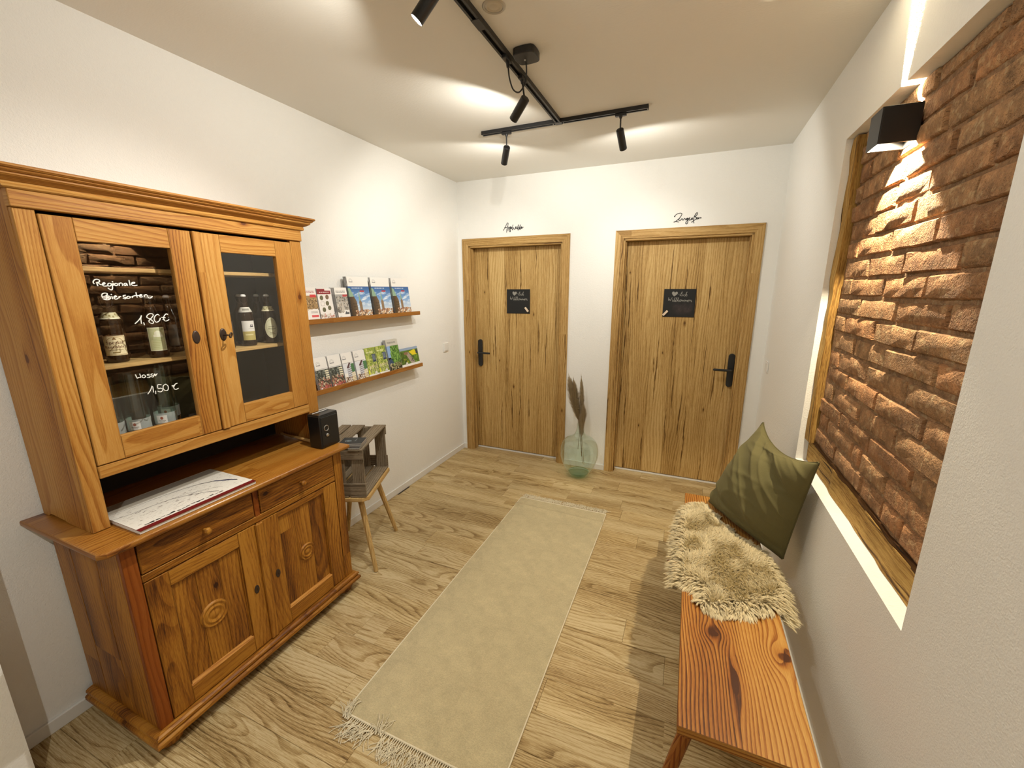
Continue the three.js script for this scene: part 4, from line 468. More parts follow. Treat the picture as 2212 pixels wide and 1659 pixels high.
const covers = {
  tower: canvasTex(360, 500, (g, w, h) => { const r = rng(1); g.fillStyle = '#eceae6'; g.fillRect(0, 0, w, h); const sky = g.createLinearGradient(0, 120, 0, 400); sky.addColorStop(0, '#355f9a'); sky.addColorStop(0.5, '#6f9bd0'); sky.addColorStop(1, '#c9d8e8'); g.fillStyle = sky; g.fillRect(0, 118, w, h - 118); for (let i = 0; i < 26; i++) { g.fillStyle = 'rgba(255,255,255,0.35)'; g.beginPath(); g.ellipse(r() * w, 190 + r() * 170, 20 + r() * 50, 5 + r() * 12, -0.2, 0, 7); g.fill(); }
    seal(g, 62, 55, 30); scrawl(g, 60, 134, 190, 9, 1, '#d9e2ee', r); g.fillStyle = '#b3262d'; g.fillRect(190, 168, 74, 18); g.fillStyle = '#8fae96'; g.beginPath(); g.moveTo(30, 140); g.lineTo(82, 250); g.lineTo(0, 250); g.lineTo(0, 140); g.fill(); g.beginPath(); g.moveTo(160, 160); g.lineTo(186, 320); g.lineTo(150, 320); g.fill();
    const tw = g.createLinearGradient(0, 0, w * 0.4, 0); tw.addColorStop(0, '#3f3224'); tw.addColorStop(1, '#8c7458'); g.fillStyle = tw; g.fillRect(0, 245, 70, 260); g.beginPath(); g.moveTo(40, 300); g.lineTo(72, 235); g.lineTo(110, 305); g.lineTo(118, 500); g.lineTo(40, 500); g.fill(); g.fillRect(148, 310, 48, 120); g.beginPath(); g.moveTo(144, 318); g.lineTo(170, 285); g.lineTo(200, 320); g.fill(); g.fillStyle = '#241c15'; for (let i = 0; i < 12; i++) g.fillRect(50 + (i % 3) * 20, 320 + Math.floor(i / 3) * 36, 7, 20);
    crowdPic(g, 60, 405, 300, 95, ['#8f5d43', '#a87a5c', '#d9c3a2', '#6b4734', '#3a2c22', '#c79b78', '#efe0c4'], 260, r, 14); }),
  museum: canvasTex(200, 400, (g, w, h) => { const r = rng(2); g.fillStyle = '#efece8'; g.fillRect(0, 0, w, h); scrawl(g, 10, 40, 170, 8, 2, '#a44a55', r); g.fillStyle = '#d2454a'; g.fillRect(110, 84, 84, 34); g.fillStyle = '#a98c62'; g.fillRect(0, 96, w, 160); g.fillStyle = '#d2454a'; g.fillRect(110, 84, 84, 34); crowdPic(g, 0, 130, w, 126, ['#8a7050', '#c4a67a', '#5d4a34', '#d8c09a', '#6e5a40'], 160, r, 9); scrawl(g, 90, 285, 90, 5, 3, '#99938e', r); g.fillStyle = '#d95a5e'; g.fillRect(90, 330, 96, 26); g.fillRect(0, 388, w, 12); }),
  dots: canvasTex(200, 400, (g, w, h) => { const r = rng(3); g.fillStyle = '#efecea'; g.fillRect(0, 0, w, h); g.fillStyle = '#8e2f36'; g.fillRect(0, 8, 110, 22); g.fillRect(0, 30, 190, 44); scrawl(g, 30, 46, 140, 9, 1, '#f0e6e4', r); for (const [x, y] of [[50, 120], [130, 112], [120, 190], [60, 270], [140, 250]]) { g.fillStyle = ['#6b6a52', '#3b3a38', '#7d6653', '#8c7a55', '#5a5f4e'][(x + y) % 5]; g.beginPath(); g.ellipse(x, y, 24, 30, 0.2, 0, 7); g.fill(); } g.strokeStyle = '#8e8580'; g.lineWidth = 3; g.strokeRect(30, 170, 46, 50); crowdPic(g, 0, 310, w, 90, ['#b4a79a', '#8d7f74', '#cfc3b6', '#c06a64'], 70, r, 16); g.fillStyle = '#d9c7bd'; g.fillRect(40, 380, w, 20); }),
  gate: canvasTex(200, 400, (g, w, h) => { const r = rng(4); g.fillStyle = '#f0eeea'; g.fillRect(0, 0, w, h); scrawl(g, 20, 40, 150, 9, 2, '#6d6f72', r); g.fillStyle = '#a8a7a4'; g.fillRect(0, 86, w, 230); g.fillStyle = '#b8494d'; g.fillRect(120, 90, 80, 28); crowdPic(g, 0, 110, w, 205, ['#6d675f', '#8b8378', '#b0a89c', '#4e4942', '#c9c3b8'], 200, r, 12); g.strokeStyle = '#d4cfc6'; g.lineWidth = 8; g.beginPath(); g.arc(96, 250, 70, Math.PI, 0); g.stroke(); g.fillStyle = '#c6c0b6'; g.beginPath(); g.moveTo(96, 160); g.lineTo(130, 310); g.lineTo(62, 310); g.fill(); g.fillStyle = '#e6e5e2'; g.fillRect(110, 290, 84, 62); g.fillStyle = '#4a4d52'; g.beginPath(); g.moveTo(116, 340); g.lineTo(140, 305); g.lineTo(160, 325); g.lineTo(188, 318); g.lineTo(188, 345); g.lineTo(116, 345); g.fill(); seal(g, 40, 380, 14); }),
  stage: canvasTex(210, 400, (g, w, h) => { const r = rng(6); g.fillStyle = '#eeedea'; g.fillRect(0, 0, w, h); seal(g, 60, 84, 34); g.fillStyle = '#bfc1c0'; g.fillRect(0, 136, w, 8); g.fillStyle = '#454741'; g.fillRect(0, 150, w, 250); crowdPic(g, 0, 150, w, 120, ['#5e6660', '#3b403b', '#77807a', '#2c302c', '#8c958d'], 200, r, 12); crowdPic(g, 0, 240, w, 160, ['#a58f72', '#6e5a48', '#d0bfa4', '#4a3b30', '#b8615a'], 190, r, 13); crowdPic(g, 0, 340, w, 50, ['#b04a44', '#c77a70'], 40, r, 14); g.fillStyle = '#e7e1c8'; for (let i = 0; i < 4; i++) g.fillRect(150, 165 + i * 26, 60, 16); g.fillStyle = '#f0e9e6'; g.beginPath(); g.arc(40, 378, 14, 0, 7); g.fill(); }),
  house: canvasTex(210, 400, (g, w, h) => { const r = rng(8); g.fillStyle = '#eeedea'; g.fillRect(0, 0, w, h); seal(g, 52, 70, 34); g.fillStyle = '#b9bbc0'; g.fillRect(0, 130, w * 0.9, 8); g.fillStyle = '#dfe3ea'; g.fillRect(0, 144, w, 120); g.fillStyle = '#c9ced8'; g.beginPath(); g.moveTo(60, 340); g.lineTo(70, 190); g.lineTo(130, 140); g.lineTo(190, 190); g.lineTo(190, 330); g.fill(); g.strokeStyle = '#5a4546'; g.lineWidth = 6; for (let i = 0; i < 5; i++) { g.beginPath(); g.moveTo(70, 200 + i * 26); g.lineTo(186, 185 + i * 26); g.stroke(); } g.fillStyle = '#54373a'; g.beginPath(); g.moveTo(66, 195); g.lineTo(124, 132); g.lineTo(150, 140); g.lineTo(96, 205); g.fill(); g.fillStyle = '#4f7d52'; g.fillRect(150, 150, 60, 110); crowdPic(g, 0, 310, w, 90, ['#7a5f4e', '#a58b74', '#4d3c33', '#cbb59a'], 120, r, 13); g.fillStyle = '#ece1bd'; for (let i = 0; i < 7; i++) g.fillRect(140, 270 + i * 19, 68, 13); }),
  meadow: canvasTex(210, 400, (g, w, h) => { const r = rng(9); g.fillStyle = '#a8b64e'; g.fillRect(0, 0, w, h); crowdPic(g, 0, 0, w, h, ['#8fa03c', '#b7c46a', '#7c9040', '#c9cf86', '#6b8238'], 260, r, 22); g.fillStyle = 'rgba(235,235,190,0.6)'; g.fillRect(20, 50, 140, 22); crowdPic(g, 30, 230, 170, 90, ['#cfc9a4', '#e2dcc2', '#8c8a62', '#b7a98a'], 60, r, 12); g.fillStyle = '#39475e'; g.fillRect(128, 90, 70, 110); scrawl(g, 134, 100, 56, 5, 9, '#9aa5b5', r); g.fillStyle = '#d2da3a'; g.fillRect(0, 300, 30, 60); g.fillStyle = '#eef0ec'; g.fillRect(0, 362, w, 38); g.beginPath(); g.arc(150, 356, 26, 0, 7); g.fill(); seal(g, 150, 356, 18); }),
  tree: canvasTex(240, 440, (g, w, h) => { const r = rng(10); g.fillStyle = '#c9c6bd'; g.fillRect(0, 0, w, 86); scrawl(g, 24, 32, 170, 7, 2, '#5d5d5a', r); g.fillStyle = '#8fb0dc'; g.fillRect(0, 86, w, 160); g.fillStyle = '#54803a'; g.fillRect(70, 86, w, 250); crowdPic(g, 50, 86, 200, 260, ['#3f6b2c', '#6d9a45', '#8ab45c', '#2f5522', '#77a24a'], 300, r, 16); g.fillStyle = '#39506e'; g.beginPath(); g.moveTo(0, 280); g.lineTo(50, 260); g.lineTo(90, 330); g.lineTo(0, 340); g.fill(); crowdPic(g, 0, 320, w, 120, ['#a8a184', '#6d6a4a', '#c9c09a', '#8b8a5c', '#4f4b36'], 150, r, 14); }),
  rape: canvasTex(440, 290, (g, w, h) => { const r = rng(12); g.fillStyle = '#93a7c4'; g.fillRect(0, 0, w, 34); g.fillStyle = '#5f7e33'; g.fillRect(0, 34, w, 206); g.fillStyle = '#e3cf2f'; g.beginPath(); g.moveTo(210, 60); g.lineTo(360, 36); g.lineTo(400, 120); g.lineTo(290, 120); g.fill(); g.beginPath(); g.ellipse(110, 190, 50, 30, 0.4, 0, 7); g.fill(); crowdPic(g, 0, 50, 140, 180, ['#3c4f22', '#52702c', '#2b3a1a', '#6d8c3a'], 130, r, 18); g.fillStyle = '#a89a92'; g.beginPath(); g.moveTo(120, 70); g.lineTo(200, 66); g.lineTo(330, 230); g.lineTo(230, 240); g.fill(); g.fillStyle = '#8d6f58'; g.fillRect(90, 58, 90, 40); g.fillStyle = '#3b4350'; g.fillRect(380, 50, 50, 60); crowdPic(g, 230, 130, 60, 80, ['#2f2f33', '#59555a'], 14, r, 16); crowdPic(g, 330, 120, 110, 110, ['#5d7f2e', '#7ea044', '#46631f'], 60, r, 18); g.fillStyle = '#eef0ee'; g.fillRect(0, 240, w, 50); g.beginPath(); g.arc(120, 236, 24, 0, 7); g.fill(); seal(g, 120, 238, 16); }),
};
const coverM = {}; for (const k in covers) coverM[k] = std({ map: covers[k], roughness: 0.32 });
const edgeM = { tower: std({ color: new THREE.Color(0.2, 0.2, 0.2), roughness: 0.7 }), gate: M.pages };
function brochure(name, label, cat, kind, x, y, z0, z1, h, lean, th, group) {
  const w = z1 - z0, t = thing(name, label, cat, [x, y, (z0 + z1) / 2], group);
  const b = rbox(th, h, w, 0.0006); b.translate(-th / 2 - 0.0004, h / 2, 0); local(t, 'page_block', b, edgeM[kind] ?? M.pages);
  const c = new THREE.BoxGeometry(w, h, 0.0004); c.rotateY(Math.PI / 2); c.translate(-0.0001, h / 2, 0); local(t, 'cover', c, coverM[kind]); t.rotation.z = lean; return t;
}
function stack(n, front, behind, group, kind, x, y, z0, z1, h, lean, th, cat = 'brochure') {
  const f = brochure('brochure', front, cat, kind, x, y, z0, z1, h, lean, th); const pitch = th + 0.0008;
  for (let i = 1; i < n; i++) { const c = f.clone(); c.name = numbered('brochure'); c.position.x -= pitch * i / Math.cos(lean); c.position.z += 0.0025 * (vn(i * 3.7, z0 * 9) - 0.5) + 0.0008 * i; c.userData = { label: behind, category: cat, group }; scene.add(c); }
}
{
  const y = 1.4315, L = Math.atan2(0.03, 0.255), h = 0.257, x = 0.0775;
  stack(5, 'front church-tower magazine of the left stack on the upper ledge', 'church-tower magazine behind the front one in the left stack', 'left stack of church-tower magazines', 'tower', x, y, 1.303, 1.49, h, L, 0.0042, 'magazine');
  stack(3, 'front church-tower magazine of the middle stack on the upper ledge', 'church-tower magazine behind the front one in the middle stack', 'middle stack of church-tower magazines', 'tower', x, y, 1.09, 1.28, h, L, 0.0036, 'magazine');
  stack(3, 'front church-tower magazine of the right stack on the upper ledge', 'church-tower magazine behind the front one in the right stack', 'right stack of church-tower magazines', 'tower', x, y, 0.874, 1.067, h, L, 0.0036, 'magazine');
  stack(6, 'front leaflet with a grey gateway picture beside the church-tower magazines', 'grey gateway leaflet behind the front one', 'stack of grey gateway leaflets', 'gate', x, y, 1.507, 1.605, 0.188, L, 0.005, 'leaflet');
  stack(2, 'front white leaflet with small round pictures and a dark red heading', 'round-picture leaflet behind the front one', 'stack of round-picture leaflets', 'dots', x, y, 1.632, 1.736, 0.184, L, 0.003, 'leaflet');
  stack(2, 'front white leaflet with sandstone picture and red boxes beside the dresser', 'sandstone-picture leaflet behind the front one', 'stack of sandstone leaflets', 'museum', x, y, 1.745, 1.845, 0.188, L, 0.003, 'leaflet');
  const y2 = 1.0185, l2 = Math.atan2(0.034, 0.19);
  stack(3, 'front grey-green leaflet of the stack next to the dresser on the lower ledge', 'grey-green leaflet behind the front one next to the dresser', 'first stack of grey-green leaflets', 'stage', x, y2, 1.71, 1.802, 0.196, l2, 0.004, 'leaflet');
  stack(3, 'front grey-green leaflet of the second stack from the dresser on the lower ledge', 'grey-green leaflet behind the front one in the second stack', 'second stack of grey-green leaflets', 'stage', x, y2, 1.6, 1.7, 0.196, l2, 0.004, 'leaflet');
  stack(2, 'front half-timbered-house leaflet beside the grey-green leaflets', 'house leaflet behind the front one beside the grey-green leaflets', 'first stack of house leaflets', 'house', x, y2, 1.5, 1.592, 0.196, l2, 0.003, 'leaflet');
  stack(3, 'front half-timbered-house leaflet beside the meadow leaflets', 'house leaflet behind the front one beside the meadow leaflets', 'second stack of house leaflets', 'house', x, y2, 1.386, 1.487, 0.196, l2, 0.004, 'leaflet');
  stack(3, 'front meadow-green leaflet beside the half-timbered-house leaflets', 'meadow-green leaflet behind the front one, house side', 'first stack of meadow-green leaflets', 'meadow', x, y2, 1.28, 1.381, 0.2, l2, 0.003, 'leaflet');
  stack(3, 'front meadow-green leaflet beside the tall tree leaflet', 'meadow-green leaflet behind the front one, tree side', 'second stack of meadow-green leaflets', 'meadow', x, y2, 1.172, 1.274, 0.2, l2, 0.003, 'leaflet');
  stack(4, 'front tall leaflet with a green tree and grey heading on the lower ledge', 'tree leaflet behind the front one', 'stack of tree leaflets', 'tree', x, y2, 1.026, 1.156, 0.232, l2, 0.005, 'leaflet');
  stack(3, 'front landscape leaflet with a yellow field at the end of the lower ledge', 'yellow-field leaflet behind the front one', 'stack of yellow-field leaflets', 'rape', x, y2, 0.8, 1.022, 0.148, l2, 0.003, 'leaflet');
}
// ---------------------------------------------------------------- switches
function wallSwitch(label, x, y, z, s) { const t = thing('light_switch', label, 'light switch', [x, y, z]); const g = rbox(0.009, 0.081, 0.081, 0.004, 2); g.translate(s * 0.0045, 0, 0); local(t, 'switch_frame', g, M.white); const r = rbox(0.006, 0.056, 0.056, 0.002, 2); r.rotateZ(s * 0.05); r.translate(s * 0.0095, 0, 0); local(t, 'rocker', r, M.white); return t; }
wallSwitch('white light switch on the left wall near the left door', 0.0002, 1.087, 0.29, 1); wallSwitch('white light switch on the right wall beside the right door', W - 0.0002, 1.07, 0.2, -1);
// ---------------------------------------------------------------- chalkboard signs and chalk on the doors
const signTex = (smudge) => canvasTex(256, 240, (g, w, h) => {
  const r = rng(14); g.fillStyle = '#121212'; g.fillRect(0, 0, w, h); g.strokeStyle = '#8d8b84'; g.fillStyle = '#8d8b84'; g.lineCap = g.lineJoin = 'round';
  if (smudge) for (let i = 0; i < 90; i++) { g.fillStyle = 'rgba(130,125,115,0.03)'; g.beginPath(); g.ellipse(90 + r() * 140, 130 + r() * 80, 10 + r() * 26, 8 + r() * 14, r() * 3, 0, 7); g.fill(); }
  g.fillStyle = '#8d8b84'; g.beginPath(); g.moveTo(84, 62); g.bezierCurveTo(60, 44, 58, 22, 74, 20); g.bezierCurveTo(84, 19, 86, 26, 88, 30); g.bezierCurveTo(94, 18, 112, 18, 112, 32); g.bezierCurveTo(112, 44, 96, 52, 84, 62); g.fill();
  const path = (lw, ...ps) => { g.lineWidth = lw; for (const p of ps) { g.beginPath(); g.moveTo(p[0], p[1]); for (let i = 2; i + 1 < p.length; i += 2) { const mx = i + 3 < p.length ? (p[i] + p[i + 2]) / 2 : p[i], my = i + 3 < p.length ? (p[i + 1] + p[i + 3]) / 2 : p[i + 1]; g.quadraticCurveTo(p[i], p[i + 1], mx, my); } g.stroke(); } };
  path(2, [114, 42, 128, 42]); path(3.6, [130, 56, 150, 26, 146, 20, 138, 34, 136, 58, 146, 56], [150, 42, 147, 56, 154, 56], [168, 44, 160, 44, 158, 56, 168, 58], [170, 60, 188, 24, 184, 22, 174, 50, 174, 60, 182, 42, 188, 46, 186, 62]);
  g.fillRect(150, 34, 3, 3);
  path(4, [40, 72, 36, 108, 50, 78, 52, 108, 68, 72], [74, 88, 72, 106, 80, 106], [80, 106, 96, 72, 90, 72, 86, 106, 94, 106], [94, 106, 112, 70, 104, 72, 100, 108], [108, 108, 124, 70, 118, 74, 112, 108, 122, 90, 116, 94, 126, 108], [140, 90, 130, 92, 130, 106, 140, 106, 144, 94, 138, 90], [148, 90, 148, 108, 156, 90, 158, 108, 166, 90, 168, 108], [174, 90, 174, 108, 182, 90, 184, 108, 192, 90, 194, 108], [198, 102, 208, 94, 202, 90, 196, 100, 204, 108], [212, 90, 212, 108, 220, 90, 226, 96, 224, 110, 230, 106]);
  g.fillRect(74, 80, 3, 3);
});
const slateE = std({ color: new THREE.Color(0.008, 0.008, 0.008), roughness: 0.7 });
function sign(label, x0, x1, tex) { const zz = -0.0745, t = thing('chalkboard_sign', label, 'sign', [(x0 + x1) / 2, 1.497, zz]); const g = rbox(x1 - x0, 0.22, 0.004, 0.0015); g.translate(0, 0, 0.0022); local(t, 'slate_board', g, slateE); const f = new THREE.BoxGeometry(x1 - x0 - 0.004, 0.216, 0.0003); f.translate(0, 0, 0.0044); local(t, 'chalk_lettering', f, std({ map: tex, roughness: 0.75 })); return t; }
sign('square black chalkboard welcome sign on the left door', 0.462, 0.694, signTex(false)); sign('square black chalkboard welcome sign with smudges on the right door', 1.846, 2.083, signTex(true));
function chalk(label, x, y, a) { const t = new THREE.Mesh(rbox(0.05, 0.017, 0.01, 0.002), std({ color: new THREE.Color(0.72, 0.58, 0.44), roughness: 0.8 })); shadow(t); t.name = numbered('chalk_holder'); t.position.set(x, y, -0.0645); t.rotation.z = a; scene.add(t); tag(t, label, 'chalk'); return t; }
chalk('pale wooden chalk stick on the lower right corner of the left door sign', 0.664, 1.425, -0.88); chalk('pale wooden chalk stick on the lower left corner of the right door sign', 1.867, 1.417, 0.84);
// ---------------------------------------------------------------- script lettering above the doors
function wallScript(label, corners, w, h, r, strokes, dots) {
  const map = (a, b) => { const s = a / w, t = b / h, k = [0, 1].map((i) => (corners[0][i] * (1 - s) + corners[1][i] * s) * (1 - t) + (corners[2][i] * (1 - s) + corners[3][i] * s) * t); return V3(k[0], k[1], 0.0015); };
  const gs = strokes.map((s) => { const p = []; for (let i = 0; i < s.length; i += 2) p.push(map(s[i], s[i + 1])); return tube(p, r, p.length * 4, 6); });
  for (const [a, b] of dots) { const g = new THREE.SphereGeometry(r * 1.9, 10, 8), c = map(a, b); g.scale(1, 1, 0.5); g.translate(c.x, c.y, c.z); gs.push(g); }
  const m = shadow(new THREE.Mesh(merge(gs), M.inkBlack)); m.name = numbered('wall_lettering'); scene.add(m); return tag(m, label, 'lettering');
}
wallScript('small black handwriting-style lettering on the white wall above the left door', [[0.4077, 2.2089], [0.7153, 2.1898], [0.4063, 2.0725], [0.7165, 2.0574]], 2212, 1106, 0.0024, [
  [440, 740, 420, 690, 500, 590, 590, 380, 700, 190, 735, 215, 715, 400, 650, 650, 630, 870], [500, 530, 600, 525, 690, 470, 730, 450], [725, 765, 740, 560, 780, 480, 810, 540, 770, 640, 830, 560], [830, 560, 900, 430, 880, 560, 840, 720, 865, 830, 905, 720, 860, 640, 930, 590], [930, 590, 985, 500, 950, 480, 920, 560, 950, 610, 1000, 590], [1000, 590, 1080, 320, 1055, 400, 1010, 620, 1030, 690, 1080, 640], [1080, 640, 1110, 500, 1100, 600, 1140, 610, 1190, 655, 1220, 570],
  [1220, 570, 1290, 480, 1250, 470, 1220, 560, 1260, 610, 1320, 560], [1320, 560, 1350, 450, 1330, 570, 1370, 620], [1370, 620, 1445, 310, 1410, 560, 1410, 700, 1490, 620, 1480, 530, 1430, 560], [1500, 580, 1575, 300, 1530, 580, 1545, 670, 1600, 580], [1600, 580, 1660, 460, 1610, 480, 1590, 580, 1640, 590, 1670, 480, 1670, 560, 1710, 560, 1745, 505]], [[1745, 505], [510, 530]]);
wallScript('small black handwriting-style lettering on the white wall above the right door', [[1.8208, 2.2036], [2.1095, 2.1828], [1.831, 2.0705], [2.1217, 2.0541]], 2212, 983, 0.0024, [
  [440, 430, 500, 350, 640, 275, 780, 255, 835, 290, 800, 380, 720, 500, 560, 640, 460, 710, 385, 735], [385, 735, 500, 700, 660, 730], [720, 490, 670, 590, 680, 650, 730, 650, 790, 590], [790, 610, 830, 540, 850, 560, 870, 620, 910, 620], [910, 620, 975, 530, 1000, 540, 1020, 610, 1060, 600], [1060, 600, 1140, 510, 1080, 540, 1070, 600, 1120, 600, 1165, 500, 1150, 680, 1100, 820, 1040, 820, 1030, 770, 1090, 670, 1170, 600], [1170, 600, 1265, 470, 1220, 580, 1250, 640, 1290, 600],
  [1290, 600, 1400, 530, 1380, 500, 1330, 560, 1350, 600, 1410, 590], [1470, 790, 1440, 640, 1470, 480, 1560, 290, 1640, 220, 1650, 280, 1590, 390, 1500, 450, 1580, 470, 1590, 560, 1500, 620, 1330, 745], [1590, 560, 1660, 500, 1620, 490, 1610, 560, 1660, 580], [1660, 580, 1720, 480, 1710, 570, 1745, 510, 1830, 505]], [[440, 430], [1830, 505]]);
// ---------------------------------------------------------------- stool, crate and booklets beside the dresser
{
  const A = V3(0.475, 0, 1.92), U = V3(-0.386, 0, -0.922).normalize(), Vv = V3(-0.922, 0, 0.386).normalize(), L = 0.42, B = 0.29, ys = 0.47;
  const ang = Math.atan2(-U.x, -U.z);                              // local -z runs along U, local -x along Vv
  const place = (name, label, cat, y) => { const t = thing(name, label, cat, [A.x + U.x * L / 2 + Vv.x * B / 2, y, A.z + U.z * L / 2 + Vv.z * B / 2]); t.rotation.y = ang; return t; };
  // local: u 0..L (near to far) -> z = L/2 - u ; v 0..B (right to left) -> x = B/2 - v
  const bx = (u0, u1, y0, y1, v0, v1, ax, r = 0.002) => span(B / 2 - v1, B / 2 - v0, y0, y1, L / 2 - u1, L / 2 - u0, ax, r);
  const at = (u, y, v) => V3(B / 2 - v, y, L / 2 - u);
  const s = place('wooden_stool', 'pale four-legged wooden stool carrying the slatted crate beside the dresser', 'stool', 0);
  { const q = new THREE.Shape(), a = B / 2 + 0.008, b = L / 2 + 0.008, c = 0.03; q.moveTo(-a + c, -b); q.lineTo(a - c, -b); q.lineTo(a, -b + c); q.lineTo(a, b - c); q.lineTo(a - c, b); q.lineTo(-a + c, b); q.lineTo(-a, b - c); q.lineTo(-a, -b + c); q.closePath(); const g = new THREE.ExtrudeGeometry(q, { depth: 0.016, bevelEnabled: true, bevelSize: 0.003, bevelThickness: 0.003, bevelSegments: 2 }); g.rotateX(Math.PI / 2); g.translate(0, ys - 0.003, 0); local(s, 'seat', grain(clean(g), 'z'), M.stool); }
  for (const u of [0.075, L - 0.075]) local(s, 'batten', bx(u - 0.028, u + 0.028, ys - 0.042, ys - 0.0225, 0.004, B - 0.004, 'x', 0.004), M.stool);
  for (const [u, uu, v, vv] of [[0.075, 0.0, 0.065, -0.02], [L - 0.075, L, 0.065, -0.02], [0.075, 0.0, B - 0.065, B + 0.02], [L - 0.075, L, B - 0.065, B + 0.02]]) { const g = bar(at(uu, 0.001, vv), at(u, ys - 0.04, v), 0.0125, 0.018, 8); local(s, 'leg', grain(toCreasedNormals(clean(g), 0.3), 'y'), M.stool); }
  const yc = ys + 0.001, h = 0.288, c = place('wooden_crate', 'weathered grey slatted wooden crate standing on its side on the stool', 'crate', yc), tk = 0.011;
  for (const u of [0, L - tk]) {
    const o = u === 0 ? 0 : 0;
    for (const [a, b] of [[0.004, 0.072], [0.112, 0.178], [B - 0.07, B - 0.004]]) local(c, 'slat', bx(u + (u ? -0.012 : 0.012), u + tk + (u ? -0.012 : 0.012), 0.004, h - 0.012, a, b, 'y'), M.grey);
    local(c, 'rail', bx(u, u + tk, h - 0.062, h - 0.01, 0, B, 'x'), M.grey); local(c, 'rail', bx(u, u + tk, 0.012, 0.082, 0, B, 'x'), M.grey);
    for (const [a, b] of [[0.02, 0.03], [0.02, 0.048], [0.14, 0.03], [0.15, 0.048], [0.26, 0.035]]) { const n = new THREE.SphereGeometry(0.0028, 6, 5); const p = at(u ? u + tk : 0, h - 0.06 + b, a); n.translate(p.x, p.y, p.z); local(c, 'nail', n, M.iron); }
  }
  for (const [a, b, y0] of [[0.0, 0.078, h - 0.01], [0.135, 0.215, h - 0.011], [0.225, 0.284, h - 0.0105]]) local(c, 'slat', bx(-0.006, L + 0.006, y0, y0 + 0.009, a, b, 'z'), M.grey);
  for (const [a, b, y0] of [[0.0, 0.088, 0.0008], [0.098, 0.186, 0.001], [0.2, 0.284, 0.0009]]) local(c, 'slat', bx(0.0, L, y0, y0 + 0.009, a, b, 'z'), M.grey);
  // four black booklets on the near end of the crate
  const bt = canvasTex(192, 160, (g, w, hh) => { g.fillStyle = '#2b2f31'; g.fillRect(0, 0, w, hh); g.strokeStyle = '#9fb0b8'; g.lineWidth = 5; g.beginPath(); g.ellipse(60, 92, 26, 17, 0, 0, 7); g.stroke(); g.beginPath(); g.arc(62, 92, 7, 0, 7); g.stroke(); g.fillStyle = '#7c878c'; g.fillRect(118, 30, 6, 62); g.fillRect(108, 88, 26, 5); });
  let proto;
  for (let i = 0; i < 4; i++) {
    const lb = ['bottom black booklet of the small stack on the crate', 'second black booklet from the bottom of the stack on the crate', 'third black booklet from the bottom of the stack on the crate', 'topmost black booklet on the crate, with a pale ring printed on its cover'][i];
    const y = yc + h + 0.0005 + i * 0.0078, o = proto ? proto.clone() : thing('booklet', lb, 'booklet', [0, 0, 0]);
    const p = V3(A.x, 0, A.z).addScaledVector(U, 0.052 + 0.002 * (i % 2)).addScaledVector(Vv, 0.075 - 0.002 * i); o.position.set(p.x, y, p.z); o.rotation.y = ang + 0.03 * (i - 1.5);
    if (proto) { o.name = numbered('booklet'); scene.add(o); } else { proto = o; local(o, 'page_block', (() => { const g = rbox(0.122, 0.0046, 0.096, 0.0006); g.translate(0, 0.0032, 0); return g; })(), M.paper); for (const yy of [0.0006, 0.0062]) { const g = rbox(0.124, 0.0011, 0.098, 0.0004); g.translate(0, yy, 0); local(o, 'cover', g, M.black); } }
    o.userData = { label: lb, category: 'booklet', group: 'stack of black booklets' };
    if (i === 3) { const g = new THREE.BoxGeometry(0.12, 0.0002, 0.094); g.translate(0, 0.0069, 0); local(o, 'cover_print', g, std({ map: bt, roughness: 0.5 })); }
  }
}
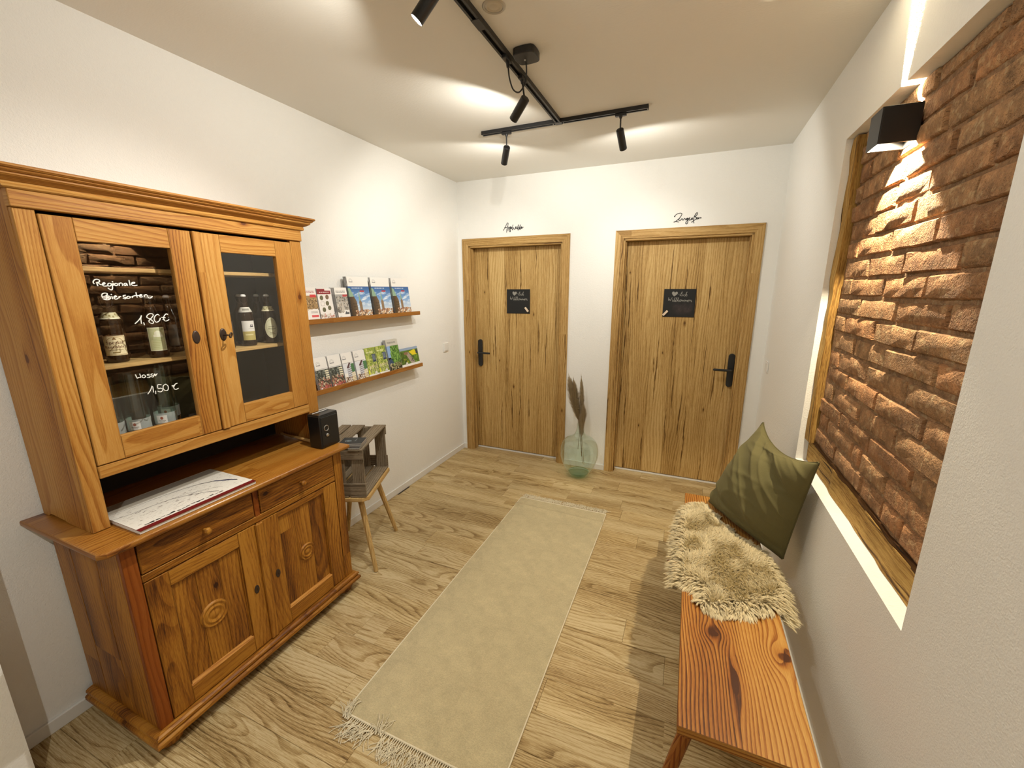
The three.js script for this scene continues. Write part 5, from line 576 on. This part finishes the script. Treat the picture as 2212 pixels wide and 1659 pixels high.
// ---------------------------------------------------------------- glass demijohn with pampas grass
const vx = 1.266, vz = 0.2;
{
  const t = thing('demijohn_vase', 'large pale green glass demijohn standing on the floor between the two doors', 'vase', [vx, 0, vz]);
  const tint = (r, g, b, k = 0) => phys({ color: new THREE.Color(r, g, b), transmission: 1, thickness: 0, roughness: k, ior: 1.5 });
  const prof = [[0.0, 0.012], [0.03, 0.006], [0.055, 0.0015], [0.068, 0.004], [0.084, 0.02], [0.113, 0.067], [0.135, 0.105], [0.15, 0.142], [0.1605, 0.185], [0.1635, 0.228], [0.1595, 0.27], [0.146, 0.312], [0.12, 0.342], [0.09, 0.36], [0.064, 0.372], [0.048, 0.387], [0.038, 0.407], [0.031, 0.432], [0.0275, 0.455], [0.0265, 0.466], [0.0295, 0.469], [0.0295, 0.479], [0.0265, 0.482]];
  const curve = new THREE.SplineCurve(prof.map((p) => new THREE.Vector2(...p))), pts = curve.getPoints(90).map((p) => new THREE.Vector2(Math.max(0, p.x), Math.max(0.0008, p.y)));
  local(t, 'vase_glass', new THREE.LatheGeometry(pts, 64), tint(0.93, 0.965, 0.945));
  local(t, 'vase_inner_wall', new THREE.LatheGeometry(pts.filter((p) => p.y > 0.02).map((p) => new THREE.Vector2(Math.max(0.001, p.x - 0.0035), p.y + 0.001)), 64), tint(0.955, 0.98, 0.965));
  local(t, 'vase_base', new THREE.LatheGeometry([[0, 0.02], [0.05, 0.014], [0.074, 0.02], [0.09, 0.045], [0.07, 0.03], [0, 0.034]].map((p) => new THREE.Vector2(...p)), 48), tint(0.62, 0.78, 0.7), 'thick darker green glass base');
  const stemM = std({ color: new THREE.Color(0.22, 0.17, 0.07), roughness: 0.8 }), plumeM = phys({ color: new THREE.Color(0.50, 0.40, 0.24), roughness: 0.95, transmission: 0.35, thickness: 0 });
  const stems = [['pampas grass stem with the thickest plume, leaning left', [0.02, 0.18], [-0.012, 0.475], [-0.06, 0.66], [-0.112, 0.88], 0.042, 0.12, 1], ['pampas grass stem standing nearly upright on the right', [0.03, 0.12], [0.006, 0.475], [0.006, 0.66], [-0.006, 0.9], 0.02, 0.08, 2], ['pampas grass stem with a pale plume behind the thickest one', [-0.01, 0.25], [-0.004, 0.475], [-0.035, 0.66], [-0.07, 0.875], 0.034, 0.06, 3], ['short fluffy pampas grass stem at the mouth of the demijohn', [0.05, 0.12], [0.012, 0.475], [0.022, 0.56], [0.024, 0.66], 0.03, 0.1, 4]];
  stems.forEach(([label, a, b, c, d, wd, len, seed]) => {
    const o = thing('pampas_grass', label, 'dried grass', [vx, 0, vz]), r = rng(500 + seed), cv = new THREE.CatmullRomCurve3([V3(a[0], a[1], 0.01 * seed - 0.02), V3(b[0], b[1], 0.004 * seed - 0.01), V3(c[0], c[1], 0.008 * seed - 0.02), V3(d[0], d[1], 0.01 * seed - 0.02)]);
    local(o, 'stem', new THREE.TubeGeometry(cv, 24, 0.0022, 6), stemM);
    const P = [], n = seed === 2 ? 2200 : 3600, t0 = 0.46;
    for (let i = 0; i < n; i++) {
      const k = t0 + (1 - t0) * Math.pow(r(), 0.85), p = cv.getPointAt(Math.min(0.999, k)), tg = cv.getTangentAt(Math.min(0.999, k)), an = r() * 6.283, s = (k - t0) / (1 - t0), fat = Math.sin(Math.PI * Math.min(1, 0.12 + s * 0.95)) ** 0.7;
      const side = V3(Math.cos(an), 0, Math.sin(an)), l = len * (0.35 + 0.65 * r()) * (0.4 + 0.6 * fat), tip = p.clone().addScaledVector(tg, l * (0.75 + 0.3 * r())).addScaledVector(side, wd * fat * (0.4 + 1.1 * r())); tip.y -= 0.012 * r();
      const m = p.clone().lerp(tip, 0.5).addScaledVector(side, 0.008 * fat); const w = tg.clone().cross(side).normalize().multiplyScalar(0.0011);
      const tri = (x, y, z) => P.push(x.x, x.y, x.z, y.x, y.y, y.z, z.x, z.y, z.z);
      const p1 = p.clone().add(w), p2 = p.clone().sub(w), m1 = m.clone().addScaledVector(w, 0.9), m2 = m.clone().addScaledVector(w, -0.9); tri(p1, p2, m1); tri(p2, m2, m1); tri(m1, m2, tip);
    }
    const g = new THREE.BufferGeometry(); g.setAttribute('position', new THREE.Float32BufferAttribute(P, 3)); g.computeVertexNormals(); const pl = local(o, 'plume', g, plumeM); pl.userData.kind = 'stuff';
  });
}
// ---------------------------------------------------------------- rug with fringes
{
  const x0 = 0.95, x1 = 1.614, z0 = 0.769, z1 = 2.62, t = thing('runner_rug', 'long plain beige woven runner rug with fringed ends', 'rug', [(x0 + x1) / 2, 0, (z0 + z1) / 2]);
  const weave = dataTex(512, 512, (x, y, c) => { const a = Math.abs(Math.sin(x / 512 * Math.PI * 96)), b = Math.abs(Math.sin(y / 512 * Math.PI * 130)), n = vn(x / 4, y / 4); c[0] = c[1] = c[2] = 255 * clamp(0.35 * a + 0.35 * b + 0.3 * n); }, false);
  const col = dataTex(512, 512, (x, y, c) => { const n = 0.92 + 0.1 * (vn(x / 3, y / 5) - 0.5) + 0.09 * (fbm(x / 60, y / 60) - 0.5) + 0.05 * (vn(x / 1.3, y / 1.3) - 0.5); c[0] = 208 * n; c[1] = 194 * n; c[2] = 156 * n; });
  for (const m of [weave, col]) m.repeat.set(3, 3);
  const rugM = std({ map: col, bumpMap: weave, bumpScale: 0.0015, roughness: 1 }), fr = std({ color: new THREE.Color(0.74, 0.67, 0.5), roughness: 0.95 });
  const nx = 12, nz = 220, hgt = (x, z) => { const f = (c, w, a) => a * Math.exp(-(((z - c - 0.03 * (x - 1.28)) / w) ** 2)); return 0.0055 + f(0.895, 0.02, 0.011) + f(1.2, 0.03, 0.0035) * (0.5 + vn(x * 6, 2)) + f(1.62, 0.1, 0.0015) + 0.0008 * vn(x * 8, z * 8); };
  const g = new THREE.BoxGeometry(x1 - x0, 0.0045, z1 - z0, nx, 1, nz), p = g.attributes.position; for (let i = 0; i < p.count; i++) { const x = p.getX(i) + (x0 + x1) / 2, z = p.getZ(i) + (z0 + z1) / 2, up = p.getY(i) > 0; let e = 0.002 * (vn(z * 5, x > 1.2 ? 3 : 9) - 0.5); p.setXYZ(i, x + e, up ? hgt(x, z) : 0.0006, z); } g.computeVertexNormals();
  part(t, 'rug_cloth', grain(g, 'z', 0, 0), rugM);
  part(t, 'edge_cord', merge([tube([V3(x0, 0.005, z0), V3(x0 + 0.001, 0.005, 1.2), V3(x0 - 0.001, 0.005, 1.9), V3(x0, 0.005, z1)], 0.0032, 60, 6), tube([V3(x1, 0.005, z0), V3(x1 + 0.001, 0.005, 1.2), V3(x1 - 0.001, 0.005, 1.9), V3(x1, 0.005, z1)], 0.0032, 60, 6)]), fr);
  for (const end of [0, 1]) {
    const r = rng(61 + end), gs = [], n = 74, zz = end ? z1 : z0, s = end ? 1 : -1;
    gs.push(tube([V3(x0, 0.0055, zz), V3((x0 + x1) / 2, 0.0055, zz + 0.0005), V3(x1, 0.0055, zz)], 0.0042, 40, 6));
    for (let i = 0; i < n; i++) {
      const x = lerp(x0 + 0.004, x1 - 0.004, (i + 0.5) / n) + 0.002 * (r() - 0.5), kx = x + 0.004 * (r() - 0.5), kz = zz + s * (0.014 + 0.004 * r()), flip = end && (i < 4 || (i > 17 && i < 21)) ? -1 : 1, dir = (end ? -0.25 : 0.2) + 0.9 * (vn(i * 0.13, end * 9) - 0.5);
      gs.push(tube([V3(x, 0.005, zz), V3(kx, 0.0065, kz)], 0.0021, 2, 5)); const kn = new THREE.SphereGeometry(0.0032, 6, 5); kn.translate(kx, 0.006, kz); gs.push(kn);
      for (let k = 0; k < 4; k++) { const l = (end ? 0.075 : 0.06) * (0.65 + 0.45 * r()), a = dir + 1.3 * (r() - 0.5), b = a + 1.4 * (r() - 0.5), w = flip < 0 ? 0.012 : 0; const q1 = V3(kx + l * 0.4 * Math.sin(a), 0.004 + w + 0.006 * r(), kz + flip * s * l * 0.4 * Math.cos(a)), q2 = V3(q1.x + l * 0.35 * Math.sin(b), 0.0025 + w * 0.8 + 0.004 * r(), q1.z + flip * s * l * 0.35 * Math.cos(b)), q3 = V3(q2.x + l * 0.25 * Math.sin(b + 1.4 * (r() - 0.5)), 0.002 + w * 0.5, q2.z + flip * s * l * 0.25 * Math.cos(b)); gs.push(tube([V3(kx, 0.006, kz), q1, q2, q3], 0.00135, 7, 4)); }
    }
    const f = part(t, 'fringe', merge(gs), fr, end ? 'tangled fringe at the near end' : 'fringe at the far end'); f.userData.kind = 'stuff';
  }
}
// ---------------------------------------------------------------- bench with sheepskin and cushion
{
  const x0 = 2.116, x1 = 2.447, z0 = 1.12, z1 = 2.553, y = 0.45, t = thing('wooden_bench', 'rustic solid wood bench with knots and splayed legs along the right wall', 'bench', [(x0 + x1) / 2, 0, (z0 + z1) / 2]);
  const g = rbox(x1 - x0, 0.028, z1 - z0, 0.004, 2); g.translate((x0 + x1) / 2, y - 0.014, (z0 + z1) / 2);
  { const p = g.attributes.position, n = g.attributes.normal, uv = new Float32Array(p.count * 2); for (let i = 0; i < p.count; i++) { const a = Math.abs(n.getY(i)) > 0.5, e = Math.abs(n.getZ(i)) > 0.7; uv[2 * i] = e ? (p.getX(i) - x0) * 0.4 : p.getZ(i) - z0; uv[2 * i + 1] = a ? p.getX(i) - x0 + 0.006 : e ? (p.getY(i) - y) * 1 + 0.2 : p.getY(i) - y + 0.1; } g.setAttribute('uv', new THREE.BufferAttribute(uv, 2)); }
  part(t, 'seat', g, M.bench);
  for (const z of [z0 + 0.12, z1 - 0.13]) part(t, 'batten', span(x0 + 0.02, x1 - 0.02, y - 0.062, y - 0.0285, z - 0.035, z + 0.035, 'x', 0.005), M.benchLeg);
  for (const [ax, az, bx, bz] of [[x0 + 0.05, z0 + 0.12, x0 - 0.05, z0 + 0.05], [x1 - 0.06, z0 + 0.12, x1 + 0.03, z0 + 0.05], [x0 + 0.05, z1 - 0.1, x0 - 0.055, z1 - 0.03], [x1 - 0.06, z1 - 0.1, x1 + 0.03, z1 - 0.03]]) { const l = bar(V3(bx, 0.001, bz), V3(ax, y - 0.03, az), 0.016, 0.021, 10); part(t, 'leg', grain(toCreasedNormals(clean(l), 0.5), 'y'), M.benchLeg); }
}
{
  const poly = [[2.164, 1.264], [2.105, 1.327], [2.085, 1.447], [2.083, 1.674], [2.08, 1.832], [2.093, 1.945], [2.125, 1.955], [2.176, 1.98], [2.182, 2.06], [2.26, 2.072], [2.346, 2.036], [2.406, 1.99], [2.444, 1.962], [2.466, 1.995], [2.5, 1.9], [2.505, 1.8], [2.49, 1.655], [2.43, 1.6], [2.35, 1.52], [2.28, 1.38], [2.235, 1.262]];
  const inside = (x, z) => { let c = false; for (let i = 0, j = poly.length - 1; i < poly.length; j = i++) { const [a, b] = poly[i], [d, e] = poly[j]; if ((b > z) !== (e > z) && x < (d - a) * (z - b) / (e - b) + a) c = !c; } return c; };
  const edgeD = (x, z) => { let m = 9; for (let i = 0, j = poly.length - 1; i < poly.length; j = i++) { const [a, b] = poly[i], [d, e] = poly[j], k = clamp(((x - a) * (d - a) + (z - b) * (e - b)) / ((d - a) ** 2 + (e - b) ** 2)); m = Math.min(m, Math.hypot(x - a - k * (d - a), z - b - k * (e - b))); } return m; };
  const top = (x, z) => { let y = 0.4525 + 0.016 * sstep(0, 0.05, edgeD(x, z)) + 0.006 * fbm(x * 12, z * 12); if (x < 2.122) y -= (2.122 - x) * 1.5; if (x > 2.44) y -= (x - 2.44) * 1.15; return y; };
  const t = thing('sheepskin', 'cream long-haired sheepskin draped over the far part of the bench', 'sheepskin', [2.28, 0.45, 1.66]);
  const s = 0.011, P = [], I = [], map = new Map(), id = (i, j, k) => { const q = i + ',' + j + ',' + k; if (!map.has(q)) { const x = 2.06 + i * s, z = 1.24 + j * s; map.set(q, P.length / 3); P.push(x, top(x, z) - k * 0.004, z); } return map.get(q); };
  for (let i = 0; i < 42; i++) for (let j = 0; j < 78; j++) { const x = 2.06 + i * s, z = 1.24 + j * s; if (inside(x, z) && inside(x + s, z) && inside(x, z + s) && inside(x + s, z + s)) for (const k of [0, 1]) { const a = id(i, j, k), b = id(i + 1, j, k), c = id(i + 1, j + 1, k), d = id(i, j + 1, k); k ? I.push(a, b, c, a, c, d) : I.push(a, c, b, a, d, c); } }
  const g = new THREE.BufferGeometry(); g.setAttribute('position', new THREE.Float32BufferAttribute(P, 3)); g.setIndex(I); g.computeVertexNormals();
  const skin = std({ color: new THREE.Color(0.9, 0.8, 0.55), roughness: 1 }); part(t, 'hide', g, skin);
  // wool: locks of tapering hairs
  const r = rng(808), F = [], C = []; let n = 0;
  while (n < 7600) {
    const x = 2.07 + r() * 0.45, z = 1.25 + r() * 0.84; if (!inside(x, z)) continue; n++;
    const e = 0.012, nx = (top(x - e, z) - top(x + e, z)) / (2 * e), nz = (top(x, z - e) - top(x, z + e)) / (2 * e), ed = edgeD(x, z), cx = x - 2.29, cz = z - 1.68, cl = Math.hypot(cx, cz) || 1, o = 1 - sstep(0.0, 0.07, ed);
    const flowA = fbm(x * 7 + 3, z * 7, 2) * 12.6, dir = V3(nx * 0.8 + 0.5 * Math.cos(flowA) + o * 1.1 * cx / cl, 1 - 0.55 * o, nz * 0.8 + 0.5 * Math.sin(flowA) + o * 1.1 * cz / cl).normalize();
    const L = (0.028 + 0.014 * r()) * (0.85 + 0.3 * o), tipJ = V3((r() - 0.5) * 0.012, 0, (r() - 0.5) * 0.012), k = 0.88 + 0.12 * r(), root = V3(x, top(x, z) - 0.002, z), tip0 = root.clone().addScaledVector(dir, L).add(tipJ); tip0.y -= 0.004 + 0.012 * o;
    for (let h = 0; h < 6; h++) {
      const a = r() * 6.283, q = 0.0065 * Math.sqrt(r()), b = root.clone().add(V3(Math.cos(a) * q, 0, Math.sin(a) * q)), tp = tip0.clone().add(V3((r() - 0.5) * 0.007, (r() - 0.5) * 0.006, (r() - 0.5) * 0.007)), m = b.clone().lerp(tp, 0.55); m.y += 0.004;
      const w = 0.0015 + 0.0007 * r(), s1 = V3(Math.cos(a + 1), 0, Math.sin(a + 1)), ring = (c, ww) => [0, 2.09, 4.19].map((f) => c.clone().add(V3(Math.cos(a + f) * ww, 0, Math.sin(a + f) * ww))), A = ring(b, w), B = ring(m, w * 0.85), tri = (u, v, ww) => { F.push(u.x, u.y, u.z, v.x, v.y, v.z, ww.x, ww.y, ww.z); for (let y = 0; y < 3; y++) C.push(k, k * 0.99, k * 0.96); };
      for (let y = 0; y < 3; y++) { const z2 = (y + 1) % 3; tri(A[y], B[y], A[z2]); tri(A[z2], B[y], B[z2]); tri(B[y], tp, B[z2]); }
    }
  }
  const fg = new THREE.BufferGeometry(); fg.setAttribute('position', new THREE.Float32BufferAttribute(F, 3)); fg.setAttribute('color', new THREE.Float32BufferAttribute(C, 3)); fg.computeVertexNormals();
  const w = part(t, 'wool', fg, phys({ color: new THREE.Color(0.97, 0.88, 0.63), vertexColors: true, roughness: 0.9, transmission: 0.35, thickness: 0 })); w.userData.kind = 'stuff';
}
{
  const BL = V3(2.238, 0.462, 1.205), BR = V3(2.515, 0.458, 1.625), TR = V3(2.553, 0.975, 1.745), TL = V3(2.437, 0.932, 1.2);
  const t = thing('cushion', 'large olive green cushion with pointed corners leaning in the wall corner on the bench', 'cushion', [2.4, 0.45, 1.4]);
  const N = 72, nrm = BR.clone().sub(BL).cross(TL.clone().sub(BL)).normalize(); if (nrm.x > 0) nrm.negate();
  const surf = (u, v, side) => {                                     // u, v in -1..1
    const pin = 1 + (u < 0 ? 0.06 : -0.02) * (1 - v * v) * Math.abs(u) ** 3, pv = 1 - 0.10 * (1 - (u - 0.1) ** 2) * (v > 0 ? 2.6 : 0.0) * Math.abs(v) ** 3; const a = (u * pin + 1) / 2, b = (v * pv + 1) / 2;
    const p = BL.clone().multiplyScalar((1 - a) * (1 - b)).addScaledVector(BR, a * (1 - b)).addScaledVector(TR, a * b).addScaledVector(TL, (1 - a) * b);
    const f = Math.pow(Math.max(0, 1 - Math.abs(u) ** 2.2), 0.55) * Math.pow(Math.max(0, 1 - Math.abs(v) ** 2.4), 0.42) * (1 - 0.25 * v);
    let th = side > 0 ? 0.115 * f : -0.05 * f; const e = Math.min(1, f * 3);
    const rg = (x) => 1 - Math.abs(2 * x - 1); const dg = v * 0.75 + u * 0.66, dl = u * 0.75 - v * 0.66, fold = rg(vn(dl * 0.6 + 5, dg * 2.2 + 2)) ** 3, f2 = rg(vn(dl * 0.9 + 9, dg * 3.4 + 7)) ** 5, f3 = rg(vn(u * 0.8 + 20, v * 4.2 - 0.6 * u + 3)) ** 6;
    const cr = Math.exp(-(((v - 0.62 + 0.5 * u) / 0.12) ** 2)) * 0.016 * sstep(-1, 0, u) + Math.exp(-(((v + 0.72 + 0.1 * u) / 0.07) ** 2)) * 0.012;
    if (side > 0) th += (0.016 * fold + 0.008 * f2 + 0.006 * f3 - 0.012 - cr) * e;
    p.addScaledVector(nrm, th); if (side < 0) p.x = Math.min(p.x, W - 0.004); p.x = Math.min(p.x, W - 0.003); p.y = Math.max(p.y, 0.4525 + 0.0 * side); return p;
  };
  const P = [], uv = [], I = []; for (const sd of [1, -1]) { const o = P.length / 3; for (let i = 0; i <= N; i++) for (let j = 0; j <= N; j++) { const p = surf(i / N * 2 - 1, j / N * 2 - 1, sd); P.push(p.x, p.y, p.z); uv.push(i / N * 0.5, j / N * 0.5); } for (let i = 0; i < N; i++) for (let j = 0; j < N; j++) { const a = o + i * (N + 1) + j, b = a + N + 1; sd > 0 ? I.push(a, b, a + 1, b, b + 1, a + 1) : I.push(a, a + 1, b, b, a + 1, b + 1); } }
  const g = new THREE.BufferGeometry(); g.setAttribute('position', new THREE.Float32BufferAttribute(P, 3)); g.setAttribute('uv', new THREE.Float32BufferAttribute(uv, 2)); g.setIndex(I); g.computeVertexNormals();
  const cw = dataTex(256, 256, (x, y, c) => { c[0] = c[1] = c[2] = 255 * clamp(0.4 * Math.abs(Math.sin(x / 256 * Math.PI * 64)) + 0.4 * Math.abs(Math.sin(y / 256 * Math.PI * 64)) + 0.3 * vn(x / 8, y / 8)); }, false); cw.repeat.set(8, 8);
  part(t, 'cushion_cover', g, phys({ color: new THREE.Color(0.135, 0.118, 0.042), roughness: 0.85, bumpMap: cw, bumpScale: 0.0006, sheen: 0.3, sheenRoughness: 0.6, sheenColor: new THREE.Color(0.5, 0.48, 0.3) }));
  const seam = []; for (let k = 0; k < 96; k++) { const s = k / 24, f = s % 1, q = [[f * 2 - 1, -1], [1, f * 2 - 1], [1 - f * 2, 1], [-1, 1 - f * 2]][Math.floor(s)]; seam.push(surf(q[0], q[1], 1)); } part(t, 'piping', new THREE.TubeGeometry(new THREE.CatmullRomCurve3(seam, true), 200, 0.003, 6, true), std({ color: new THREE.Color(0.1, 0.088, 0.032), roughness: 0.9 }));
}
scene.traverse((o) => { if (o.isMesh) o.castShadow = o.receiveShadow = true; });
renderer.render(scene, camera);
